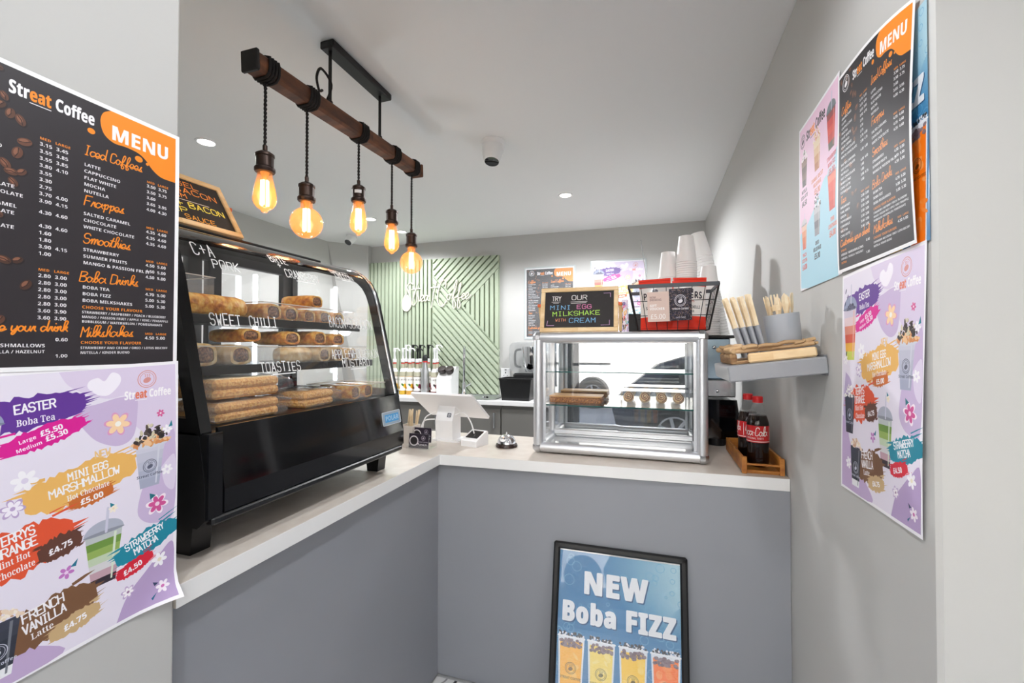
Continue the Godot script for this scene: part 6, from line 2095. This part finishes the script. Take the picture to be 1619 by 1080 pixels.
	for k in 12:
		var o := solo("wooden_stirrer", B.new().span(Vector3(-0.003, 0, -0.0008), Vector3(0.003, 0.142, 0.0008), 0.0006), mats["pale sticks"], "flat wooden stirrer standing in the narrow white box", "stirrer", Vector3(-0.925 + rng.randf_range(-0.016, 0.016), HC + 0.004, -1.565 + rng.randf_range(-0.018, 0.018)), "stirrers in the narrow box")
		o.rotation = Vector3(rng.randf_range(-0.1, 0.1), rng.randf_range(-1, 1), rng.randf_range(-0.2, 0.02))

# ================================================================ on top of the display box
func wire(pts: Array, r := 0.0016) -> B:
	return B.new().tube(pts, r, 6)

func on_the_cabinet() -> void:
	var y := 1.277
	a_board("chalkboard", "pine framed chalkboard with milkshake offer in coloured chalk on the display box", Vector3(-0.262, y, -1.628), 0.03, 0.288, 0.172, 0.22, paint_board_milkshake())
	# wire basket, wider at the top
	var bk := thing("wire_basket", "black wire basket of crisp packets on the display box", "basket", Vector3(0.066, y, -1.735))
	var lo := Vector2(0.118, 0.085)
	var hi := Vector2(0.148, 0.11)
	var hh := 0.155
	var at := func(u: float, v: float, s: float) -> Vector3:
		return Vector3(lerpf(lo.x, hi.x, s) * u, 0.003 + hh * s, lerpf(lo.y, hi.y, s) * v)
	for e: Array in [[0.0, 0.0018], [0.33, 0.0014], [0.66, 0.0014]]:
		part(bk, "wire_hoop", wire([at.call(-1, 1, e[0]), at.call(1, 1, e[0]), at.call(1, -1, e[0]), at.call(-1, -1, e[0]), at.call(-1, 1, e[0])], e[1]), mats["black metal"])
	var rimp := [at.call(-1, 1, 1.0), at.call(1, 1, 1.0), at.call(1, -1, 1.0), at.call(-1, -1, 1.0)]
	var rb := B.new()
	for k in 4:
		var p0: Vector3 = rimp[k]
		var p1: Vector3 = rimp[(k + 1) % 4]
		rb.box((p0 + p1) * 0.5, Vector3(p0.distance_to(p1) + 0.004, 0.014, 0.004), 0.001, Basis(Vector3.UP, -atan2(p1.z - p0.z, p1.x - p0.x)))
	part(bk, "rim_band", rb, mat("basket rim", Color8(72, 74, 78), 0.45, 0.4))
	for k in 8:
		var u := lerpf(-1, 1, k / 7.0)
		for v: float in [-1.0, 1.0]:
			part(bk, "wire_upright", wire([at.call(u, v, 0.0), at.call(u, v, 1.0)], 0.003 if k == 0 or k == 7 else 0.0013), mats["black metal"])
	for k in 4:
		var v := lerpf(-0.7, 0.7, k / 3.0)
		for u: float in [-1.0, 1.0]:
			part(bk, "wire_upright", wire([at.call(u, v, 0.0), at.call(u, v, 1.0)], 0.0013), mats["black metal"])
		part(bk, "floor_wire", wire([at.call(-1, v, 0.0), at.call(1, v, 0.0)], 0.0013), mats["black metal"])
	for s: float in [-1.0, 1.0]:
		part(bk, "handle", wire(curve3([Vector3(0.15, hh, 0.03 * s), Vector3(0.156, hh + 0.022, 0.02 * s), Vector3(0.156, hh + 0.024, 0)]), 0.002), mats["black metal"])
	# crisp packets
	var cm := print_mat("crisp print", paint_crisps(), 0.25)
	rng.seed = 3
	var packs := ["crisp packet at the chalkboard end of the wire basket, front row", "crisp packet behind the dark gift card in the wire basket, front row", "crisp packet in the rear row of the wire basket, chalkboard end", "crisp packet in the rear row of the wire basket, wall end"]
	for k in 4:
		var px := -0.052 + (k % 2) * 0.108
		var rear := k / 2
		var t := solo("crisp_packet", crisp_mesh(k), cm, "red and white " + packs[k], "crisp packet", Vector3(0.066 + px, y + 0.0045, -1.682 - rear * 0.062))
		t.rotation = Vector3(-0.08 - 0.05 * rear, 0.05 * (k % 2), 0.04 if k % 2 == 0 else -0.03)
	# cards clipped to the basket front
	var v := thing("gift_voucher_card", "beige gift voucher card clipped to the wire basket", "card", Vector3(0.022, y + 0.033, -1.634))
	v.rotation = Vector3(0.16, 0.0, 0.02)
	part(v, "stock", B.new().span(Vector3(-0.038, 0, -0.001), Vector3(0.038, 0.104, 0)), mats["paper back"])
	part(v, "print", B.new().grid(1, 1, func(a: float, b: float) -> Vector3: return Vector3(lerpf(-0.038, 0.038, a), 0.104 * b, 0.0004)), print_mat("voucher print", paint_voucher(), 0.5))
	var d := thing("dark_gift_card", "dark speckled gift card with round logo clipped to the wire basket", "card", Vector3(0.093, y + 0.036, -1.6325))
	d.rotation = Vector3(0.16, 0.0, 0.03)
	part(d, "stock", B.new().span(Vector3(-0.036, 0, -0.001), Vector3(0.036, 0.11, 0)), mats["paper back"])
	part(d, "print", B.new().grid(1, 1, func(a: float, b: float) -> Vector3: return Vector3(lerpf(-0.036, 0.036, a), 0.11 * b, 0.0004)), print_mat("sequin print", paint_sequin(), 0.3))
	# a small folded leaflet between board and basket
	var lf := thing("folded_leaflet", "folded lilac leaflet standing between chalkboard and wire basket", "leaflet", Vector3(-0.097, y, -1.70), 0.1)
	var mm := B.new()
	mm.grid(2, 6, func(a: float, b: float) -> Vector3: return Vector3(lerpf(-0.012, 0.012, a), 0.125 * b, -0.03 * b))
	mm.grid(2, 6, func(a: float, b: float) -> Vector3: return Vector3(lerpf(0.012, -0.012, a), 0.125 * b, -0.06 + 0.03 * b))
	part(lf, "print", mm, mats["easter print"])

func crisp_mesh(k: int) -> B:
	var n := FastNoiseLite.new()
	n.seed = 40 + k
	n.frequency = 16.0
	var w := 0.112
	var h := 0.188
	var f := func(u: float, v: float, s: float) -> Vector3:
		var puff := pow(sin(PI * clampf(v, 0.0, 1.0)), 0.6) * pow(sin(PI * clampf(u, 0.02, 0.98)), 0.5)
		var x := (u - 0.5) * w * (1.0 - 0.06 * sin(PI * v))
		var z := s * 0.024 * puff
		var wr := n.get_noise_3d(x * 2.5, v * 0.5, s * 3) * 0.006 * clampf(sin(PI * v) * 2, 0.2, 1.0)
		return Vector3(x, h * v, z + wr)
	var b := B.new()
	b.grid(14, 18, func(u: float, v: float) -> Vector3: return f.call(u, v, 1.0))
	b.grid(14, 18, func(u: float, v: float) -> Vector3: return f.call(1.0 - u, v, -1.0))
	return b

# ================================================================ right-hand end of the counter
func right_corner() -> void:
	# espresso machine, its back to the customer
	var zf := -1.93
	var t := thing("espresso_machine", "steel backed espresso machine with black base behind the display box", "coffee machine", Vector3(0.02, HC, -2.15))
	var off := Transform3D(Basis(), -t.position)
	var yt := 1.268
	part(t, "base", B.new().ext(PackedVector2Array([Vector2(-0.36, HC + 0.03), Vector2(0.335, HC + 0.03), Vector2(0.315, HC + 0.185), Vector2(-0.36, HC + 0.185)]), 0.4, Transform3D(Basis(), Vector3(0, 0, zf - 0.4) - t.position)), mats["black gloss"])
	part(t, "lower_back_panel", B.new().span(Vector3(-0.36, HC + 0.195, zf - 0.38), Vector3(0.312, 1.09, zf - 0.005), 0.004), mats["steel"], off)
	part(t, "upper_back_panel", B.new().span(Vector3(-0.36, 1.092, zf - 0.38), Vector3(0.295, yt - 0.012, zf - 0.015), 0.004), mat("blue steel", Color8(176, 198, 214), 0.25, 0.85), off)
	part(t, "cup_tray", B.new().span(Vector3(-0.37, yt - 0.012, zf - 0.4), Vector3(0.31, yt, zf), 0.003), mats["black metal"], off)
	for p: Array in [[0.235, 1.22], [0.245, 1.045]]:
		part(t, "bolt", B.new().lathe([Vector2(0, 0), Vector2(0.006, 0), Vector2(0.0065, 0.003), Vector2(0.004, 0.006), Vector2(0, 0.0065)], 14, Transform3D(Basis(Vector3.RIGHT, PI / 2), Vector3(p[0], p[1], zf - 0.004) - t.position)), mats["chrome"])
	for x: float in [-0.3, 0.245]:
		for z: float in [zf - 0.04, zf - 0.35]:
			part(t, "foot", B.new().lathe([Vector2(0, 0), Vector2(0.033, 0), Vector2(0.035, 0.006), Vector2(0.035, 0.03), Vector2(0, 0.03)], 18, Transform3D(Basis(), Vector3(x, HC, z) - t.position)), mats["black plastic"])
	# paper cups stacked upside down on the cup tray
	var cup := B.new()
	var ch := 0.112
	cup.lathe([Vector2(0.0405, 0.0), Vector2(0.0425, 0.0015), Vector2(0.0425, 0.004), Vector2(0.0405, 0.0055), Vector2(0.0285, ch - 0.001), Vector2(0.0275, ch), Vector2(0.0265, ch - 0.004), Vector2(0, ch - 0.004)], 28)
	var cm := cup.mesh()
	var paper := mat("cup paper", Color8(240, 238, 236), 0.55)
	var stacks := [
		[Vector3(0.135, yt, zf - 0.05), 34, 0.0092, Vector2(0.0, 0.0), "white paper cup in the tall straight stack on the coffee machine", "cups in the tall straight stack"],
		[Vector3(0.222, yt, zf - 0.06), 20, 0.0092, Vector2(0.0, 0.0), "white paper cup in the low stack on the coffee machine", "cups in the low stack"],
		[Vector3(0.065, yt, zf - 0.09), 28, 0.0092, Vector2(0.0, 0.0), "white paper cup in the rear stack behind the crisp basket", "cups in the rear stack"],
		[Vector3(0.275, yt, zf - 0.17), 29, 0.0125, Vector2(-0.19, 0.0), "white paper cup in the leaning stack on the coffee machine", "cups in the leaning stack"]]
	for s: Array in stacks:
		var ax := Vector3(s[3].x, 1, s[3].y).normalized()
		for k in s[1]:
			var o := solo("paper_cup", cm, paper, s[4], "cup", s[0] + ax * (k * s[2]) + Vector3(0, 0.0005, 0), s[5])
			o.basis = Basis(Quaternion(Vector3.UP, ax))
			if k == s[1] - 1:   # the only cup of a stack that shows whole
				o.set_meta("label", "topmost " + s[4])
			else:
				o.set_meta("label", s[4] + ", rim only")
	# radio with raised aerial, behind the basket
	var ra := thing("portable_radio", "small dark radio with raised steel aerial behind the wire basket", "radio", Vector3(-0.05, yt, zf - 0.12))
	part(ra, "case", B.new().span(Vector3(-0.09, 0, -0.03), Vector3(0.06, 0.1, 0.03), 0.008), mats["black plastic"])
	var tipp := on_z(1013, 380, zf - 0.12) - ra.position
	part(ra, "aerial", B.new().tube([Vector3(0.05, 0.09, 0), tipp], [0.0028, 0.0014], 8).lathe([Vector2(0, -0.003), Vector2(0.003, 0), Vector2(0, 0.003)], 8, Transform3D(Basis(), tipp)), mats["steel"])
	# grey wall shelf, dropping away from the wall
	var sh := thing("wall_shelf", "grey box shelf sloping down from the right wall", "shelf", Vector3(XR - 0.001, 1.178, -1.325))
	sh.rotation_degrees.z = 7.0
	part(sh, "board", B.new().span(Vector3(-0.212, -0.02, -0.125), Vector3(0.0, 0.02, 0.125), 0.003), mat("shelf grey", Color8(150, 152, 156), 0.38))
	part(sh, "wall_bracket", B.new().span(Vector3(-0.006, -0.024, -0.12), Vector3(0.0005, 0.024, 0.12)), mat("shelf grey dark", Color8(110, 112, 116), 0.5))
	var up := Basis(Vector3.BACK, deg_to_rad(7.0))
	var shelf_at := func(x: float, z: float, h: float) -> Vector3:
		return sh.position + up * Vector3(x, 0.0205 + h, z)
	# driftwood tray
	var tr := thing("driftwood_tray", "rustic driftwood tray on the grey shelf", "tray", shelf_at.call(-0.105, 0.0, 0.0))
	tr.basis = up * Basis(Vector3.UP, 0.02)
	rng.seed = 55
	var dw: Material = mats["driftwood"]
	part(tr, "bottom", B.new().span(Vector3(-0.085, 0, -0.08), Vector3(0.085, 0.008, 0.085), 0.002), dw)
	part(tr, "front_block", B.new().box(Vector3(0.02, 0.0125, 0.089), Vector3(0.15, 0.024, 0.016), 0.004), mats["pine"])
	part(tr, "side_block", B.new().box(Vector3(-0.086, 0.0145, 0.005), Vector3(0.016, 0.028, 0.16), 0.004), dw)
	for e: Array in [[Vector3(-0.09, 0.03, 0.088), Vector3(0.09, 0.031, 0.094), 0.0065], [Vector3(-0.03, 0.04, 0.098), Vector3(0.088, 0.041, 0.09), 0.0055], [Vector3(-0.092, 0.036, -0.08), Vector3(-0.085, 0.034, 0.095), 0.009], [Vector3(-0.095, 0.044, -0.03), Vector3(-0.06, 0.042, 0.1), 0.007], [Vector3(-0.085, 0.034, -0.082), Vector3(0.09, 0.034, -0.078), 0.009], [Vector3(0.095, 0.03, -0.08), Vector3(0.096, 0.031, 0.09), 0.0055], [Vector3(-0.1, 0.038, 0.07), Vector3(-0.03, 0.042, 0.1), 0.0065], [Vector3(0.05, 0.038, 0.1), Vector3(0.094, 0.042, 0.085), 0.0055]]:
		var pts := []
		var rr := []
		for k in 7:
			var u := k / 6.0
			pts.append((e[0] as Vector3).lerp(e[1], u) + Vector3(rng.randf_range(-0.003, 0.003), rng.randf_range(-0.002, 0.003), rng.randf_range(-0.003, 0.003)))
			rr.append(e[2] * rng.randf_range(0.78, 1.08) * (0.8 if k == 0 or k == 6 else 1.0))
		part(tr, "driftwood_piece", B.new().tube(pts, rr, 7), dw)
	# cutlery pot with slots beside it, leaning with the shelf
	var pt := thing("cutlery_pot", "grey plastic cutlery pot with side slots in the driftwood tray", "pot", shelf_at.call(-0.058, 0.03, 0.0095))
	pt.basis = up
	var grey := mat("pot grey", Color8(168, 172, 178), 0.35)
	part(pt, "cup", B.new().lathe([Vector2(0, 0.0), Vector2(0.036, 0.0), Vector2(0.037, 0.004), Vector2(0.041, 0.104), Vector2(0.0385, 0.104), Vector2(0.035, 0.006), Vector2(0, 0.005)], 28), grey)
	# four flat slots fanning away from the cup; the sticks share the lean of their slot
	var fans := []
	for k in 4:
		var fan := Transform3D(Basis(Vector3.BACK, 0.12 + k * 0.022), Vector3(-0.05 - k * 0.0148, 0.002, 0))
		fans.append(fan)
		part(pt, "slot", B.new().lathe([Vector2(0, 0.003), Vector2(0.007, 0.003), Vector2(0.0075, 0.082), Vector2(0.0066, 0.082), Vector2(0.0062, 0.005), Vector2(0, 0.005)], 16, fan * Transform3D(Basis.from_scale(Vector3(1, 1, 3.4)), Vector3.ZERO)), grey)
	rng.seed = 71
	for k in 20:
		var i := k / 4
		var b := B.new().span(Vector3(-0.0053, 0, -0.0007), Vector3(0.0053, 0.15, 0.0007), 0.0005)
		var local: Transform3D = fans[k % 4] * Transform3D(Basis(Vector3.RIGHT, (i - 2) * 0.03), Vector3(0, 0.0065 + rng.randf_range(0.0, 0.014), (i - 2) * 0.0036))
		var o := solo("wooden_stick", b, mats["pale sticks"], "pale wooden stick in the slots of the grey pot", "stick", Vector3.ZERO, "wooden sticks in the pot slots")
		o.transform = Transform3D(pt.basis, pt.position) * local
	for k in 9:
		var fork := k % 3 == 2
		var b := B.new()
		var l := 0.148
		if fork:
			b.span(Vector3(-0.003, 0, -0.0008), Vector3(0.003, l * 0.72, 0.0008), 0.0006)
			b.span(Vector3(-0.009, l * 0.72, -0.0008), Vector3(0.009, l * 0.82, 0.0008), 0.0006)
			for j in 3:
				b.span(Vector3(-0.009 + j * 0.0072, l * 0.81, -0.0008), Vector3(-0.0055 + j * 0.0072, l, 0.0008), 0.0006)
		else:
			b.ext(PackedVector2Array([Vector2(-0.003, 0), Vector2(0.003, 0), Vector2(0.004, l * 0.66), Vector2(0.0085, l * 0.82), Vector2(0.007, l * 0.94), Vector2(0, l), Vector2(-0.007, l * 0.94), Vector2(-0.0085, l * 0.82), Vector2(-0.004, l * 0.66)]), 0.0016)
		var an := TAU * k / 9.0 + 0.2
		var o := solo("wooden_fork" if fork else "wooden_spoon", b, mats["pale sticks"], "pale wooden fork in the grey pot" if fork else "pale wooden spoon in the grey pot", "fork" if fork else "spoon", Vector3.ZERO, "wooden forks in the pot" if fork else "wooden spoons in the pot")
		o.transform = Transform3D(pt.basis, pt.position) * Transform3D(Basis(Vector3.UP, an) * Basis(Vector3.RIGHT, 0.1), Vector3(sin(an) * 0.017, 0.008, cos(an) * 0.017))
	# bottle rack
	var hw: Material = mats["honey wood"]
	var rk := thing("bottle_rack", "honey coloured wooden rack holding cola bottles beside the wall", "rack", Vector3(0.323, HC, -1.7))
	for s: float in [-1.0, 1.0]:
		part(rk, "side_board", B.new().span(Vector3(s * 0.054 - 0.004, 0.004, -0.165), Vector3(s * 0.054 + 0.004, 0.05, 0.15), 0.0015), hw)
		part(rk, "corner_post", B.new().span(Vector3(s * 0.052 - 0.007, 0, 0.147), Vector3(s * 0.052 + 0.007, 0.052, 0.161), 0.0015), hw)
	for y: float in [0.006, 0.026]:
		part(rk, "front_bar", B.new().span(Vector3(-0.05, y, 0.152), Vector3(0.05, y + 0.006, 0.158), 0.001), hw)
	part(rk, "floor_board", B.new().span(Vector3(-0.05, 0.0, -0.165), Vector3(0.05, 0.005, 0.15)), hw)
	part(rk, "back_board", B.new().span(Vector3(-0.05, 0.004, -0.165), Vector3(0.05, 0.05, -0.158), 0.001), hw)
	var cola_label := print_mat("cola label", paint_cola(), 0.3)
	for k in 2:
		var bt := thing("cola_bottle", ["dark cola bottle with red label at the open end of the wooden rack", "dark cola bottle standing behind the other one in the wooden rack"][k], "bottle", Vector3([0.325, 0.312][k], HC + 0.0055, [-1.622, -1.705][k]), [-0.5, 1.0][k])
		var liq := []
		for p: Vector2 in spline(PackedVector2Array([Vector2(0.0, 0.004), Vector2(0.02, 0.002), Vector2(0.029, 0.008), Vector2(0.0325, 0.025), Vector2(0.031, 0.06), Vector2(0.0325, 0.085), Vector2(0.0325, 0.128), Vector2(0.032, 0.145), Vector2(0.026, 0.166), Vector2(0.024, 0.169)]), 3):
			liq.append(p)
		liq.append(Vector2(0, 0.1695))
		part(bt, "cola", B.new().lathe(liq, 28), mats["cola"])
		var gl := []
		for p: Vector2 in spline(PackedVector2Array([Vector2(0.0265, 0.167), Vector2(0.019, 0.187), Vector2(0.0145, 0.203), Vector2(0.0135, 0.212)]), 4):
			gl.append(p)
		part(bt, "neck", B.new().lathe(gl, 28), mats["acrylic"])
		part(bt, "cap", B.new().lathe([Vector2(0.0155, 0.208), Vector2(0.0155, 0.226), Vector2(0.0135, 0.228), Vector2(0, 0.228)], 20), mats["red cap"])
		part(bt, "label", B.new().lathe([Vector2(0.0332, 0.082), Vector2(0.0334, 0.1), Vector2(0.0334, 0.118), Vector2(0.0331, 0.136)], 32), cola_label)
